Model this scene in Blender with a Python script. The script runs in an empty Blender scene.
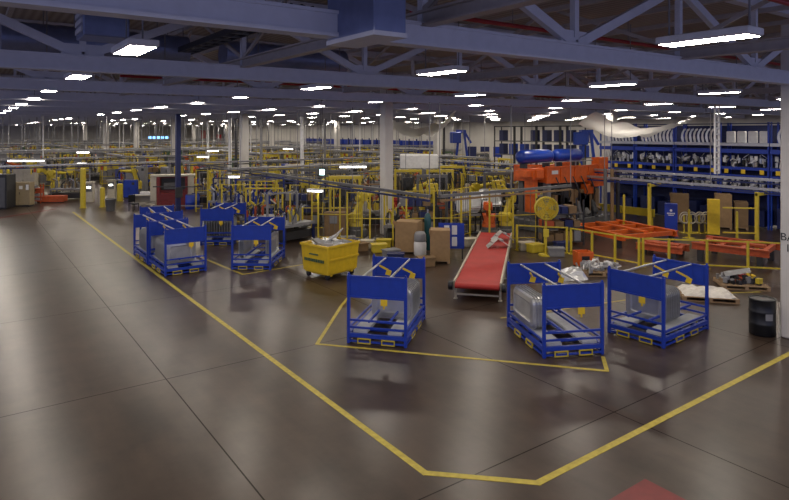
import bpy, math, random
from math import sin, cos, pi, atan, hypot, sqrt, radians
from mathutils import Vector, Matrix
random.seed(7)
S = bpy.context.scene
C = S.collection

# ------------------------------------------------------------------ survey of the room: photo pixel -> place on a level
F, CX, HY, EYE = 602.0, 394.5, 131.0, 5.0
YAW = atan(429.5 / F)
s_, c_ = sin(YAW), cos(YAW)
def ray(px):
    t = (px - CX) / F
    return s_ + c_ * t, c_ - s_ * t
def P(px, py, z=0.0):
    d = F * (EYE - z) / (py - HY); a = ray(px)
    return Vector((a[0] * d, a[1] * d, z))
def D(px, d, z=0.0):
    a = ray(px); return Vector((a[0] * d, a[1] * d, z))
def depth(v): return s_ * v[0] + c_ * v[1]
def proj(v):
    d = depth(v); l = c_ * v[0] - s_ * v[1]
    return CX + F * l / d, HY + F * (EYE - v[2]) / d, d
def seen(x, y, m=25):
    d = s_ * x + c_ * y
    if d < 1: return False
    px = CX + F * (c_ * x - s_ * y) / d
    return -m < px < 789 + m

# ------------------------------------------------------------------ materials
M = {}
def mat(name, col, rough=0.5, metal=0.0, var=0.12, scale=6.0, bump=0.0, emit=None, alpha=1.0):
    m = bpy.data.materials.new(name); m.use_nodes = True
    nt = m.node_tree; b = nt.nodes['Principled BSDF']
    b.inputs['Roughness'].default_value = rough
    b.inputs['Metallic'].default_value = metal
    b.inputs['Base Color'].default_value = (*col, 1)
    if emit:
        b.inputs['Emission Color'].default_value = (*emit[0], 1)
        b.inputs['Emission Strength'].default_value = emit[1]
    if alpha < 1: b.inputs['Alpha'].default_value = alpha
    if var:
        tc = nt.nodes.new('ShaderNodeTexCoord'); nz = nt.nodes.new('ShaderNodeTexNoise')
        nz.inputs['Scale'].default_value = scale; nz.inputs['Detail'].default_value = 4
        mx = nt.nodes.new('ShaderNodeMix'); mx.data_type = 'RGBA'
        mx.inputs['A'].default_value = (*[max(0, c * (1 - 2 * var)) for c in col], 1)
        mx.inputs['B'].default_value = (*[min(1, c * (1 + 1.5 * var)) for c in col], 1)
        nt.links.new(tc.outputs['Object'], nz.inputs['Vector'])
        nt.links.new(nz.outputs['Fac'], mx.inputs['Factor'])
        nt.links.new(mx.outputs['Result'], b.inputs['Base Color'])
        if bump:
            bp = nt.nodes.new('ShaderNodeBump'); bp.inputs['Strength'].default_value = bump; bp.inputs['Distance'].default_value = 0.02
            nt.links.new(nz.outputs['Fac'], bp.inputs['Height']); nt.links.new(bp.outputs['Normal'], b.inputs['Normal'])
    M[name] = m
    return m
mat('blue', (0.007, 0.036, 0.33), 0.4)
mat('navy', (0.008, 0.016, 0.09), 0.5)
mat('deepblue', (0.008, 0.04, 0.30), 0.3)
mat('yellow', (0.54, 0.42, 0.03), 0.45)
mat('tagyellow', (0.70, 0.48, 0.02), 0.45)
mat('cartyellow', (0.62, 0.42, 0.015), 0.4)
mat('orange', (0.62, 0.11, 0.012), 0.45, var=0.2)
mat('rust', (0.42, 0.075, 0.02), 0.6, var=0.25)
mat('red', (0.36, 0.02, 0.02), 0.45)
mat('beltred', (0.36, 0.018, 0.014), 0.65, var=0.15, scale=2)
mat('kioskred', (0.16, 0.012, 0.01), 0.4)
mat('steel', (0.42, 0.43, 0.45), 0.35, 0.8)
mat('panelsilver', (0.52, 0.53, 0.54), 0.3, 0.65, var=0.2, scale=3)
mat('dunnage', (0.42, 0.43, 0.44), 0.6)
mat('grey', (0.20, 0.20, 0.21), 0.5)
mat('midgrey', (0.11, 0.11, 0.11), 0.5)
mat('dark', (0.025, 0.025, 0.028), 0.5)
mat('black', (0.008, 0.009, 0.012), 0.4)
mat('cream', (0.46, 0.42, 0.33), 0.5)
mat('tan', (0.27, 0.21, 0.12), 0.55)
mat('card', (0.30, 0.19, 0.09), 0.8)
mat('carddark', (0.20, 0.125, 0.06), 0.8)
mat('white', (0.68, 0.68, 0.68), 0.45)
mat('column', (0.56, 0.54, 0.51), 0.5, var=0.08, scale=2)
mat('wall', (0.56, 0.54, 0.50), 0.7, var=0.08, scale=0.6)
mat('beam', (0.56, 0.57, 0.63), 0.5, var=0.06)
mat('joist', (0.40, 0.36, 0.33), 0.55)
mat('duct', (0.22, 0.26, 0.42), 0.35, 0.5)
mat('teal', (0.01, 0.07, 0.08), 0.4)
mat('green', (0.05, 0.10, 0.05), 0.5)
mat('wood', (0.30, 0.20, 0.11), 0.8)
mat('linepaint', (0.44, 0.35, 0.04), 0.5, var=0.25, scale=9)
mat('redpaint', (0.16, 0.008, 0.01), 0.45, var=0.2, scale=5)
mat('film', (0.75, 0.75, 0.74), 0.25, var=0, alpha=0.8)
mat('wrap', (0.60, 0.57, 0.52), 0.35, bump=0.8, scale=7)
mat('lens', (0.9, 0.9, 0.9), 0.5, var=0, emit=((1.0, 0.90, 0.78), 72.0))
mat('tasklens', (0.9, 0.9, 0.9), 0.5, var=0, emit=((1.0, 0.97, 0.92), 9.0))
mat('indicator', (0.3, 0.8, 0.8), 0.5, var=0, emit=((0.6, 1.0, 1.0), 4.0))
mat('screen', (0.05, 0.2, 0.6), 0.4, var=0, emit=((0.25, 0.55, 1.0), 2.5))

def film_material():
    m = M['film']; nt = m.node_tree; N = nt.nodes; L = nt.links; b = N['Principled BSDF']
    t = N.new('ShaderNodeBsdfTranslucent'); t.inputs['Color'].default_value = (0.85, 0.84, 0.82, 1)
    mx = N.new('ShaderNodeMixShader'); mx.inputs['Fac'].default_value = 0.55
    L.new(b.outputs[0], mx.inputs[1]); L.new(t.outputs[0], mx.inputs[2]); L.new(mx.outputs[0], N['Material Output'].inputs['Surface'])
film_material()
def floor_material():
    m = bpy.data.materials.new('polished_concrete'); m.use_nodes = True
    nt = m.node_tree; N = nt.nodes; L = nt.links; b = N['Principled BSDF']
    tc = N.new('ShaderNodeTexCoord')
    def noise(sc, det, mapscale=None):
        n = N.new('ShaderNodeTexNoise'); n.inputs['Scale'].default_value = sc; n.inputs['Detail'].default_value = det
        n.inputs['Roughness'].default_value = 0.65
        if mapscale:
            mp = N.new('ShaderNodeMapping'); mp.inputs['Scale'].default_value = mapscale
            L.new(tc.outputs['Object'], mp.inputs['Vector']); L.new(mp.outputs['Vector'], n.inputs['Vector'])
        else: L.new(tc.outputs['Object'], n.inputs['Vector'])
        return n
    a = noise(0.35, 5); k = noise(1.3, 3); st = noise(1.0, 5, (1.6, 0.22, 1))
    r = N.new('ShaderNodeValToRGB'); e = r.color_ramp.elements
    e[0].position = 0.33; e[0].color = (0.014, 0.0085, 0.006, 1); e[1].position = 0.72; e[1].color = (0.088, 0.060, 0.044, 1)
    ad = N.new('ShaderNodeMath'); ad.operation = 'ADD'
    sc = N.new('ShaderNodeMath'); sc.operation = 'MULTIPLY'; sc.inputs[1].default_value = 0.5
    L.new(a.outputs['Fac'], ad.inputs[0]); L.new(k.outputs['Fac'], ad.inputs[1]); L.new(ad.outputs[0], sc.inputs[0])
    av = N.new('ShaderNodeMix'); av.inputs['Factor'].default_value = 0.35
    L.new(sc.outputs[0], av.inputs['A']); L.new(st.outputs['Fac'], av.inputs['B'])
    L.new(av.outputs['Result'], r.inputs['Fac'])
    # saw-cut joints on a 6.1 m grid
    sx = N.new('ShaderNodeSeparateXYZ'); L.new(tc.outputs['Object'], sx.inputs[0])
    def joint(out, off):
        q = N.new('ShaderNodeMath'); q.operation = 'SUBTRACT'; q.inputs[1].default_value = off; L.new(out, q.inputs[0])
        w = N.new('ShaderNodeMath'); w.operation = 'PINGPONG'; w.inputs[1].default_value = 3.05; L.new(q.outputs[0], w.inputs[0])
        g = N.new('ShaderNodeMath'); g.operation = 'LESS_THAN'; g.inputs[1].default_value = 0.012; L.new(w.outputs[0], g.inputs[0])
        return g
    jx = joint(sx.outputs['X'], 3.3); jy = joint(sx.outputs['Y'], 6.45)
    mxm = N.new('ShaderNodeMath'); mxm.operation = 'MAXIMUM'; L.new(jx.outputs[0], mxm.inputs[0]); L.new(jy.outputs[0], mxm.inputs[1])
    mj = N.new('ShaderNodeMath'); mj.operation = 'MULTIPLY'; mj.inputs[1].default_value = 0.85; L.new(mxm.outputs[0], mj.inputs[0])
    mix = N.new('ShaderNodeMix'); mix.data_type = 'RGBA'; mix.inputs['B'].default_value = (0.012, 0.01, 0.009, 1)
    L.new(mj.outputs[0], mix.inputs['Factor']); L.new(r.outputs['Color'], mix.inputs['A'])
    L.new(mix.outputs['Result'], b.inputs['Base Color'])
    rr = N.new('ShaderNodeMapRange'); rr.inputs['To Min'].default_value = 0.295; rr.inputs['To Max'].default_value = 0.305
    rr.inputs['From Min'].default_value = 0.3; rr.inputs['From Max'].default_value = 0.7
    L.new(a.outputs['Fac'], rr.inputs['Value']); L.new(rr.outputs['Result'], b.inputs['Roughness'])
    bp = N.new('ShaderNodeBump'); bp.inputs['Strength'].default_value = 0.02; bp.inputs['Distance'].default_value = 0.002
    L.new(k.outputs['Fac'], bp.inputs['Height'])
    sp = N.new('ShaderNodeMapRange'); sp.inputs['To Min'].default_value = 0.4; sp.inputs['To Max'].default_value = 0.05
    L.new(mxm.outputs[0], sp.inputs['Value']); L.new(sp.outputs['Result'], b.inputs['Specular IOR Level'])
    M['floor'] = m
floor_material()
def deck_material():
    m = bpy.data.materials.new('roof_deck'); m.use_nodes = True
    nt = m.node_tree; N = nt.nodes; L = nt.links; b = N['Principled BSDF']
    tc = N.new('ShaderNodeTexCoord'); w = N.new('ShaderNodeTexWave'); w.inputs['Scale'].default_value = 1.6
    w.bands_direction = 'X'
    mx = N.new('ShaderNodeMix'); mx.data_type = 'RGBA'
    mx.inputs['A'].default_value = (0.22, 0.19, 0.17, 1); mx.inputs['B'].default_value = (0.34, 0.30, 0.27, 1)
    L.new(tc.outputs['Object'], w.inputs['Vector']); L.new(w.outputs['Fac'], mx.inputs['Factor']); L.new(mx.outputs['Result'], b.inputs['Base Color'])
    b.inputs['Roughness'].default_value = 0.7
    M['deck'] = m
deck_material()
def wall_material():
    m = M['wall']; nt = m.node_tree; N = nt.nodes; L = nt.links; b = N['Principled BSDF']
    tc = N.new('ShaderNodeTexCoord'); w = N.new('ShaderNodeTexWave'); w.inputs['Scale'].default_value = 0.5; w.bands_direction = 'Y'
    bp = N.new('ShaderNodeBump'); bp.inputs['Strength'].default_value = 0.5; bp.inputs['Distance'].default_value = 0.05
    L.new(tc.outputs['Object'], w.inputs['Vector']); L.new(w.outputs['Fac'], bp.inputs['Height']); L.new(bp.outputs['Normal'], b.inputs['Normal'])
wall_material()

# ------------------------------------------------------------------ mesh builder
class MB:
    def __init__(self): self.v = []; self.f = []; self.m = []; self.s = []
    def add(self, vs, fs, mi=0, sm=False):
        o = len(self.v); self.v += [tuple(p) for p in vs]
        for f in fs: self.f.append(tuple(o + i for i in f)); self.m.append(mi); self.s.append(sm)
        return self
    def box(self, x0, x1, y0, y1, z0, z1, mi=0, ch=0.0):
        if ch <= 0:
            vs = [(x, y, z) for z in (z0, z1) for y in (y0, y1) for x in (x0, x1)]
            return self.add(vs, [(0, 2, 3, 1), (4, 5, 7, 6), (0, 1, 5, 4), (2, 6, 7, 3), (0, 4, 6, 2), (1, 3, 7, 5)], mi)
        ring = lambda e, z: [(x0 + e + ch, y0 + e, z), (x1 - e - ch, y0 + e, z), (x1 - e, y0 + e + ch, z), (x1 - e, y1 - e - ch, z), (x1 - e - ch, y1 - e, z), (x0 + e + ch, y1 - e, z), (x0 + e, y1 - e - ch, z), (x0 + e, y0 + e + ch, z)]
        rs = [ring(ch, z0), ring(0, z0 + ch), ring(0, z1 - ch), ring(ch, z1)]
        return self.rings(rs, mi, False, True)
    def rings(self, rs, mi=0, sm=True, caps=True):
        n = len(rs[0]); vs = [p for r in rs for p in r]; fs = []
        for k in range(len(rs) - 1):
            for i in range(n):
                j = (i + 1) % n; fs.append((k * n + i, k * n + j, (k + 1) * n + j, (k + 1) * n + i))
        self.add(vs, fs, mi, sm)
        if caps:
            self.add(rs[0], [tuple(reversed(range(n)))], mi); self.add(rs[-1], [tuple(range(n))], mi)
        return self
    def cyl(self, p, q, r, r2=None, n=10, mi=0, sm=True):
        p = Vector(p); q = Vector(q); r2 = r if r2 is None else r2
        d = (q - p).normalized(); a = d.orthogonal().normalized(); b = d.cross(a)
        rg = lambda c, k: [tuple(c + a * (k * cos(2 * pi * i / n)) + b * (k * sin(2 * pi * i / n))) for i in range(n)]
        return self.rings([rg(p, r), rg(q, r2)], mi, sm)
    def tube(self, pts, r, n=8, mi=0):
        pts = [Vector(p) for p in pts]; rs = []
        a = None
        for i, p in enumerate(pts):
            d = (pts[min(i + 1, len(pts) - 1)] - pts[max(i - 1, 0)]).normalized()
            if a is None: a = d.orthogonal().normalized()
            else: a = (a - d * a.dot(d)).normalized()
            b = d.cross(a)
            rs.append([tuple(p + a * (r * cos(2 * pi * k / n)) + b * (r * sin(2 * pi * k / n))) for k in range(n)])
        return self.rings(rs, mi, True)
    def bar(self, p, q, w, h=None, mi=0):
        p = Vector(p); q = Vector(q); h = h or w; d = (q - p).normalized()
        up = Vector((0, 0, 1)) if abs(d.z) < 0.95 else Vector((0, 1, 0))
        a = d.cross(up).normalized() * w / 2; b = a.cross(d).normalized() * h / 2
        return self.rings([[tuple(c + x) for x in (-a - b, a - b, a + b, -a + b)] for c in (p, q)], mi, False)
    def lathe(self, prof, n=20, at=(0, 0, 0), mi=0, caps=True):
        return self.rings([[(at[0] + r * cos(2 * pi * i / n), at[1] + r * sin(2 * pi * i / n), at[2] + z) for i in range(n)] for r, z in prof], mi, True, caps)
    def prism(self, poly, axis, a, b, mi=0):
        def pt(u, v, w): return {'x': (w, u, v), 'y': (u, w, v), 'z': (u, v, w)}[axis]
        return self.rings([[pt(u, v, a) for u, v in poly], [pt(u, v, b) for u, v in poly]], mi, False)
    def xf(self, mx, k0=0):
        self.v[k0:] = [tuple(mx @ Vector(p)) for p in self.v[k0:]]; return self
    def mesh(self, name, mats):
        me = bpy.data.meshes.new(name); me.from_pydata(self.v, [], self.f)
        for k in (mats if isinstance(mats, (list, tuple)) else [mats]): me.materials.append(M[k])
        me.polygons.foreach_set('material_index', self.m); me.polygons.foreach_set('use_smooth', self.s)
        me.update()
        import bmesh
        bm = bmesh.new(); bm.from_mesh(me); bmesh.ops.recalc_face_normals(bm, faces=bm.faces); bm.to_mesh(me); bm.free()
        return me

def tagit(o, label, cat, group=None):
    o['label'] = label; o['category'] = cat
    if group: o['group'] = group
    return o
def thing(name, label, cat, loc=(0, 0, 0), rz=0.0, group=None):
    o = bpy.data.objects.new(name, None); C.objects.link(o); o.empty_display_size = 0.2
    o.location = loc; o.rotation_euler = (0, 0, rz)
    return tagit(o, label, cat, group)
def obj(name, mb, mats, parent=None, label=None):
    o = bpy.data.objects.new(name, mb.mesh(name, mats)); C.objects.link(o)
    if parent: o.parent = parent
    if label: o['label'] = label
    return o
def one(name, mb, mats, label, cat, loc=(0, 0, 0), rz=0.0, group=None):
    o = obj(name, mb, mats); o.location = loc; o.rotation_euler = (0, 0, rz)
    return tagit(o, label, cat, group)
def struct(name, mb, mats, parent=None):
    o = obj(name, mb, mats, parent)
    if not parent: o['kind'] = 'structure'
    return o
def dup(root, loc, rz=0.0, label=None, group=None, scale=None):
    r = root.copy(); C.objects.link(r); r.location = loc; r.rotation_euler = (0, 0, rz)
    if scale: r.scale = scale
    if label: r['label'] = label
    if group: r['group'] = group
    for ch in list(root.children):
        k = ch.copy(); C.objects.link(k); k.parent = r
        for g in list(ch.children):
            w = g.copy(); C.objects.link(w); w.parent = k
    return r

def objs(name, mb, mats, parent, label=None):
    """every separate piece of mb becomes a part of its own"""
    n = len(mb.v); par = list(range(n))
    def find(a):
        while par[a] != a: par[a] = par[par[a]]; a = par[a]
        return a
    for f in mb.f:
        for i in f[1:]: par[find(i)] = find(f[0])
    grp = {}
    for k, f in enumerate(mb.f): grp.setdefault(find(f[0]), []).append(k)
    for fs in grp.values():
        idx = {}; m = MB()
        for k in fs:
            m.f.append(tuple(idx.setdefault(i, len(idx)) for i in mb.f[k])); m.m.append(mb.m[k]); m.s.append(mb.s[k])
        m.v = [None] * len(idx)
        for i, j in idx.items(): m.v[j] = mb.v[i]
        obj(name, m, mats, parent, label)

# ------------------------------------------------------------------ room shell
XW, YW, ZR = 54.0, 152.0, 7.9
struct('floor', MB().box(-14, XW, -10, YW, -0.2, 0), 'floor')
struct('ceiling', MB().box(-14, XW, -10, YW, ZR, ZR + 0.2), 'deck')
struct('wall_right', MB().box(XW, XW + 0.3, -10, YW + 0.3, -0.2, ZR + 0.2), 'wall')
struct('wall_back', MB().box(-14, XW, YW, YW + 0.3, -0.2, ZR + 0.2), 'wall')
# roof trusses along x, one every 6.1 m
def truss(y):
    near = y < 45
    m = MB(); z0 = 6.08
    if near:
        m.box(-12, XW - 0.05, y - 0.12, y + 0.12, z0, z0 + 0.05)
        m.box(-12, XW - 0.05, y - 0.09, y + 0.09, z0 + 0.05, z0 + 0.26)
        m.box(-12, XW - 0.05, y - 0.12, y + 0.12, z0 + 0.26, z0 + 0.30)
    else: m.box(-12, XW - 0.05, y - 0.1, y + 0.1, z0, z0 + 0.28)
    o = struct('beam', m, 'beam')
    w = MB()
    x = 1.75 - 12.2
    while x < XW - 3.2:
        a = (x, y, z0 + 0.28)
        if near or True:
            w.bar(a, (x + 3.05, y, ZR - 0.2), 0.11, 0.15)
            w.bar((x + 3.05, y, ZR - 0.2), (x + 6.1, y, z0 + 0.28), 0.11, 0.15)
        if near:
            w.bar((x, y, z0 + 0.28), (x, y, ZR - 0.2), 0.1, 0.1)
            w.bar((x + 3.05, y, z0 + 0.28), (x + 3.05, y, ZR - 0.2), 0.1, 0.1)
            w.box(x - 0.35, x + 0.35, y - 0.03, y + 0.03, z0 + 0.28, z0 + 0.5)
        x += 6.1
    obj('web', w, 'beam', o)
    obj('top_chord', MB().box(-12, XW - 0.05, y - 0.1, y + 0.1, ZR - 0.22, ZR - 0.01), 'beam', o)
    return o
for k in range(0, 24): truss(6.1 * (k + 1) + (0.05 if k else 0))
# joists and tie beams along y
for k in range(-1, 8):
    x = 4.78 + 6.1 * k
    m = MB(); m.box(x - 0.09, x + 0.09, -8, 116, 6.33, 6.36); m.box(x - 0.02, x + 0.02, -8, 116, 6.36, 6.50); m.box(x - 0.09, x + 0.09, -8, 116, 6.50, 6.53)
    o = struct('beam', m, 'joist')
    w = MB()
    for j in range(0, 14):
        y = 6.1 * j
        w.bar((x, y, 6.53), (x, y + 3.05, ZR - 0.1), 0.05, 0.07); w.bar((x, y + 3.05, ZR - 0.1), (x, y + 6.1, 6.53), 0.05, 0.07)
    obj('web', w, 'joist', o)
for k in range(0, 30):
    x = -3 + 1.9 * k
    struct('beam', MB().box(x - 0.05, x + 0.05, -9, 150, ZR - 0.34, ZR - 0.24), 'joist')
# columns
def column(x, y, w=0.27, z1=7.7):
    m = MB().box(x - w, x + w, y - w, y + w, 0, z1, ch=0.03)
    return struct('column', m, 'column')
col_spots = [(16.42, 6.14), (35.3, 24.4), (35.3, 42.7), (35.3, 61), (35.3, 79.3), (35.3, 97), (35.3, 115), (16.8, 42.7), (16.8, 61), (17, 78), (17, 97), (17, 116), (0.5, 97), (53.2, 61), (53.2, 79)]
for x, y in col_spots: column(x, y, 0.32 if y < 7 else 0.27)
q = D(386.5, 29.2); column(q.x, q.y, 0.24)
nearcol = bpy.data.objects['column']
def text(name, body, size, loc, rot, m, parent):
    cu = bpy.data.curves.new(name, 'FONT'); cu.body = body; cu.size = size; cu.extrude = 0.002; cu.align_x = 'LEFT'
    cu.materials.append(M[m]); o = bpy.data.objects.new(name, cu); C.objects.link(o)
    o.location = loc; o.rotation_euler = rot; o.parent = parent
    return o
# lettering on the face of the near column that looks toward -x
text('lettering', 'BA', 0.26, (16.095, 6.455, 2.36), (pi / 2, 0, -pi / 2), 'black', nearcol)
text('lettering', '16', 0.26, (16.095, 6.35, 2.10), (pi / 2, 0, -pi / 2), 'black', nearcol)
obj('mark', MB().box(16.09, 16.098, 6.08, 6.24, 3.36, 3.5), 'red', nearcol, 'faded red mark')

# painted floor marks
def stripe(pts, w=0.1, name='floor_marking', m='linepaint', z=0.004):
    mb = MB()
    for i in range(len(pts) - 1):
        a = Vector((pts[i][0], pts[i][1], 0)); b = Vector((pts[i + 1][0], pts[i + 1][1], 0)); d = (b - a).normalized(); n = Vector((-d.y, d.x, 0)) * w / 2
        a = a - d * w * 0.35; b = b + d * w * 0.35
        mb.add([tuple(p + Vector((0, 0, zz))) for zz in (0.0005, z + 0.0004 * i) for p in (a - n, b - n, b + n, a + n)], [(0, 3, 2, 1), (4, 5, 6, 7), (0, 1, 5, 4), (1, 2, 6, 5), (2, 3, 7, 6), (3, 0, 4, 7)])
    return struct(name, mb, m)
stripe([P(73, 212), P(425, 473), P(538, 483), (24, 5.93)], 0.115)
stripe([P(342, 305), P(317, 344), P(607, 371), P(603, 357)], 0.085)
stripe([P(200, 257), P(243, 274.5), P(300, 265), P(330, 260)], 0.085)
stripe([P(342, 305), P(365, 278)], 0.085)
stripe([P(0, 218), P(55, 209)], 0.22, m='redpaint')
stripe([P(540, 350.5) + Vector((1.0, 2.2, 0)), P(690, 303) + Vector((0, 1, 0)), P(760, 292)], 0.06)
a = P(645, 479)
struct('floor_marking', MB().box(a.x - 1.2, a.x, a.y - 1.3, a.y, 0.0005, 0.004), 'redpaint')

# ------------------------------------------------------------------ ceiling lights
hous = MB().box(-0.20, 0.20, -0.58, 0.58, 0.012, 0.10, ch=0.01)
lens = MB().box(-0.17, 0.17, -0.55, 0.55, 0.0, 0.03)
lens.m = [0 if k == 0 else 1 for k in range(6)]   # only the downward face of the diffuser gives off light
rods = MB().cyl((0, -0.5, 0.09), (0, -0.5, 1.45), 0.012, n=6).cyl((0, 0.5, 0.09), (0, 0.5, 1.45), 0.012, n=6)
L0 = None
ZL = 6.13
lx = [-9.1, -3.6, 1.94, 7.58, 13.1, 18.4, 23.8, 29.2, 34.6, 40.0, 45.4, 50.8]
for i, x in enumerate(lx):
    for j in range(-2, 28):
        y = 3.87 + 5.17 * j
        vis = seen(x, y, 30)
        if not vis and not (-12 < y < 17 and x < 16) and not (y < 40 and seen(x, y, 260)): continue
        if y > 140: continue
        d = s_ * x + c_ * y
        if j < 2 and abs(x - 1.94) < .1 and j == 1: lab = 'big white ceiling light at the upper left, largest of the leftmost row'
        elif x == 1.94 and j == 2: lab = 'ceiling light second from the camera in the leftmost row'
        elif x == 1.94 and j == 3: lab = 'ceiling light third from the camera in the leftmost row'
        elif x == 7.58 and j == 0: lab = 'large long ceiling light at the upper right near the lettered white column'
        elif x == 7.58 and j == 1: lab = 'ceiling light hanging in the upper middle just below a blue-grey beam'
        elif x == 7.58 and j == 2: lab = 'ceiling light left of the hanging duct box, third along its row'
        elif x == 13.1 and j == 1: lab = 'ceiling light above the orange press and blue tanks'
        elif x == 13.1 and j == 2: lab = 'ceiling light between the tall white column and the orange press'
        elif x == 18.4 and j == 1: lab = 'ceiling light above the right-hand end of the blue storage racks'
        elif vis and d < 60: lab = 'white fluorescent ceiling light in the middle rows of the hall'
        elif vis: lab = 'small distant ceiling light in the far rows of the hall'
        else: lab = 'white fluorescent ceiling light over the near aisle outside the frame'
        if L0 is None:
            L0 = thing('ceiling_light', lab, 'ceiling light', (x, y, ZL), 0, lab)
            obj('housing', hous, 'white', L0); obj('diffuser', lens, ['lens', 'white'], L0, 'glowing white diffuser'); objs('hanger_rod', rods, 'grey', L0)
        else: dup(L0, (x, y, ZL), 0, lab, lab)

# ------------------------------------------------------------------ overhead: duct box, round ducts, pipes, plastic sheets
q = D(374, 6.3)
t = thing('duct_box', 'big sheet metal duct box hanging at the top centre', 'duct', (q.x, q.y, 5.98))
obj('casing', MB().box(0, 0.42, 0, 1.0, 0.06, 1.75, ch=0.01), 'duct', t)
m = MB()
for zz in (0.03, 0.6, 1.2): m.box(-0.008, 0.428, -0.008, 1.008, zz, zz + 0.05)
objs('flange', m, 'beam', t)
objs('hanger_rod', MB().cyl((0.05, 0.05, 1.7), (0.05, 0.05, 1.97), 0.015).cyl((0.37, 0.95, 1.7), (0.37, 0.95, 1.97), 0.015), 'grey', t)
def round_duct(y, z, x0, x1, r, label):
    t = thing('round_duct', label, 'duct', (x0, y, z))
    m = MB(); prof = []
    n = int((x1 - x0) / 0.12)
    m.rings([[(k * (x1 - x0) / n, (r + (0.012 if k % 2 else 0)) * cos(2 * pi * i / 18), (r + (0.012 if k % 2 else 0)) * sin(2 * pi * i / 18)) for i in range(18)] for k in range(n + 1)])
    obj('duct_body', m, 'duct', t)
    h = MB(); k = 0.8
    while k < x1 - x0:
        h.bar((k, -r - 0.01, 0), (k, -r - 0.01, ZR - z), 0.02); h.bar((k, r + 0.01, 0), (k, r + 0.01, ZR - z), 0.02); h.bar((k, -r - 0.02, -r - 0.02), (k, r + 0.02, -r - 0.02), 0.02); h.bar((k, -r - 0.01, -r - 0.02), (k, -r - 0.01, 0), 0.02); h.bar((k, r + 0.01, -r - 0.02), (k, r + 0.01, 0), 0.02); k += 2.4
    objs('hanger', h, 'grey', t)
round_duct(14.9, 6.95, 0.6, 4.4, 0.34, 'ribbed blue-grey round duct at the far left above the second beam')
round_duct(14.9, 6.95, 5.3, 8.8, 0.34, 'ribbed round duct above the beam left of the duct box')
round_duct(9.3, 7.1, 0.4, 3.3, 0.3, 'short ribbed duct nearest the upper left corner')
round_duct(10.3, 7.15, 0.3, 2.9, 0.22, 'thin ribbed duct second from the upper left corner')
t = thing('cable_tray', 'dark cable tray running back under the roof left of the duct box', 'cable tray', (4.3, 8.5, 6.86))
obj('side_rail', MB().box(-.2, -.17, 0, 9.5, 0, .12), 'dark', t); obj('side_rail', MB().box(.17, .2, 0, 9.5, 0, .12), 'dark', t)
m = MB()
for k in range(20): m.box(-.17, .17, .2 + k * .48, .26 + k * .48, 0, .03)
objs('rung', m, 'midgrey', t); obj('cable_bundle', MB().tube([(0, 0, .06), (.04, 3, .08), (-.05, 6, .07), (0, 9.5, .06)], .07, 6), 'black', t)
objs('hanger_rod', MB().cyl((.19, 1, .1), (.19, 1, 1.0), .012, n=6).cyl((-.19, 1, .1), (-.19, 1, 1.0), .012, n=6).cyl((.19, 7, .1), (.19, 7, 1.0), .012, n=6).cyl((-.19, 7, .1), (-.19, 7, 1.0), .012, n=6), 'grey', t)
t = thing('duct_damper', 'bright metal damper box on the ducts at the upper left', 'damper', (1.9, 11.2, 6.55))
obj('casing', MB().box(-0.35, 0.35, -0.4, 0.4, 0, 0.75, ch=0.02), 'duct', t)
m = MB()
for k in range(5): m.box(-0.37, -0.352, -0.35, 0.35, 0.08 + k * 0.13, 0.16 + k * 0.13)
obj('louvre', m, 'beam', t); objs('hanger_rod', MB().cyl((0, 0.3, 0.7), (0, 0.3, 1.3), 0.015).cyl((0, -0.3, 0.7), (0, -0.3, 1.3), 0.015), 'grey', t)
for y, x0, x1, z, lab in ((4.3, 2.5, 13, 7.1, 'dark red sprinkler pipe running under the roof at top centre'), (8.6, 6.5, 22, 7.15, 'dark red sprinkler pipe beyond the first blue-grey beam'), (20.6, 4, 40, 6.75, 'dark red sprinkler pipe above the middle of the hall')):
    t = thing('sprinkler_pipe', lab, 'pipe', (x0, y, z))
    obj('pipe', MB().cyl((0, 0, 0), (x1 - x0, 0, 0), 0.045), 'red', t)
    h = MB(); k = 0.6
    while k < x1 - x0: h.cyl((k, 0, 0), (k, 0, ZR - z), 0.01, n=6); k += 2.0
    objs('hanger_rod', h, 'grey', t)
def sheet(px0, px1, d, zt, zb, dep, label):
    a = D(px0, d, zt); b = D(px1, d, zt); fw = Vector((s_, c_, 0)) * dep
    mb = MB(); nu, nv = 18, 5; vs = []; fs = []
    for off in (0, 0.01):
        for v in range(nv):
            for u in range(nu):
                w = u / (nu - 1); p = a.lerp(b, w) + fw * (v / (nv - 1))
                sag = (zt - zb) * (1 - abs(2 * w - 1) ** 2.4) * (1 + 0.12 * sin(v * 2 + u))
                vs.append((p.x, p.y, zt - sag - 0.55 * v / (nv - 1) + off + 0.05 * sin(u * 1.7 + v)))
    for lay in range(2):
        o = lay * nu * nv
        for v in range(nv - 1):
            for u in range(nu - 1): fs.append((o + v * nu + u, o + v * nu + u + 1, o + (v + 1) * nu + u + 1, o + (v + 1) * nu + u))
    mb.add(vs, fs, 0, True)
    r = thing('plastic_sheet', label, 'plastic sheet', (0, 0, 0))
    obj('sheet', mb, 'film', r)
    h = MB()
    for p in (a, b): h.bar(p, (p.x, p.y, ZR - .02), 0.03)
    objs('tie', h, 'grey', r)
sheet(384, 456, 33, 6.15, 5.2, 3.0, 'translucent plastic sheet sagging under the ceiling beside the tall white column')
sheet(596, 706, 31, 6.0, 5.2, 3.0, 'translucent plastic sheet sagging above the blue storage racks')

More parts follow.
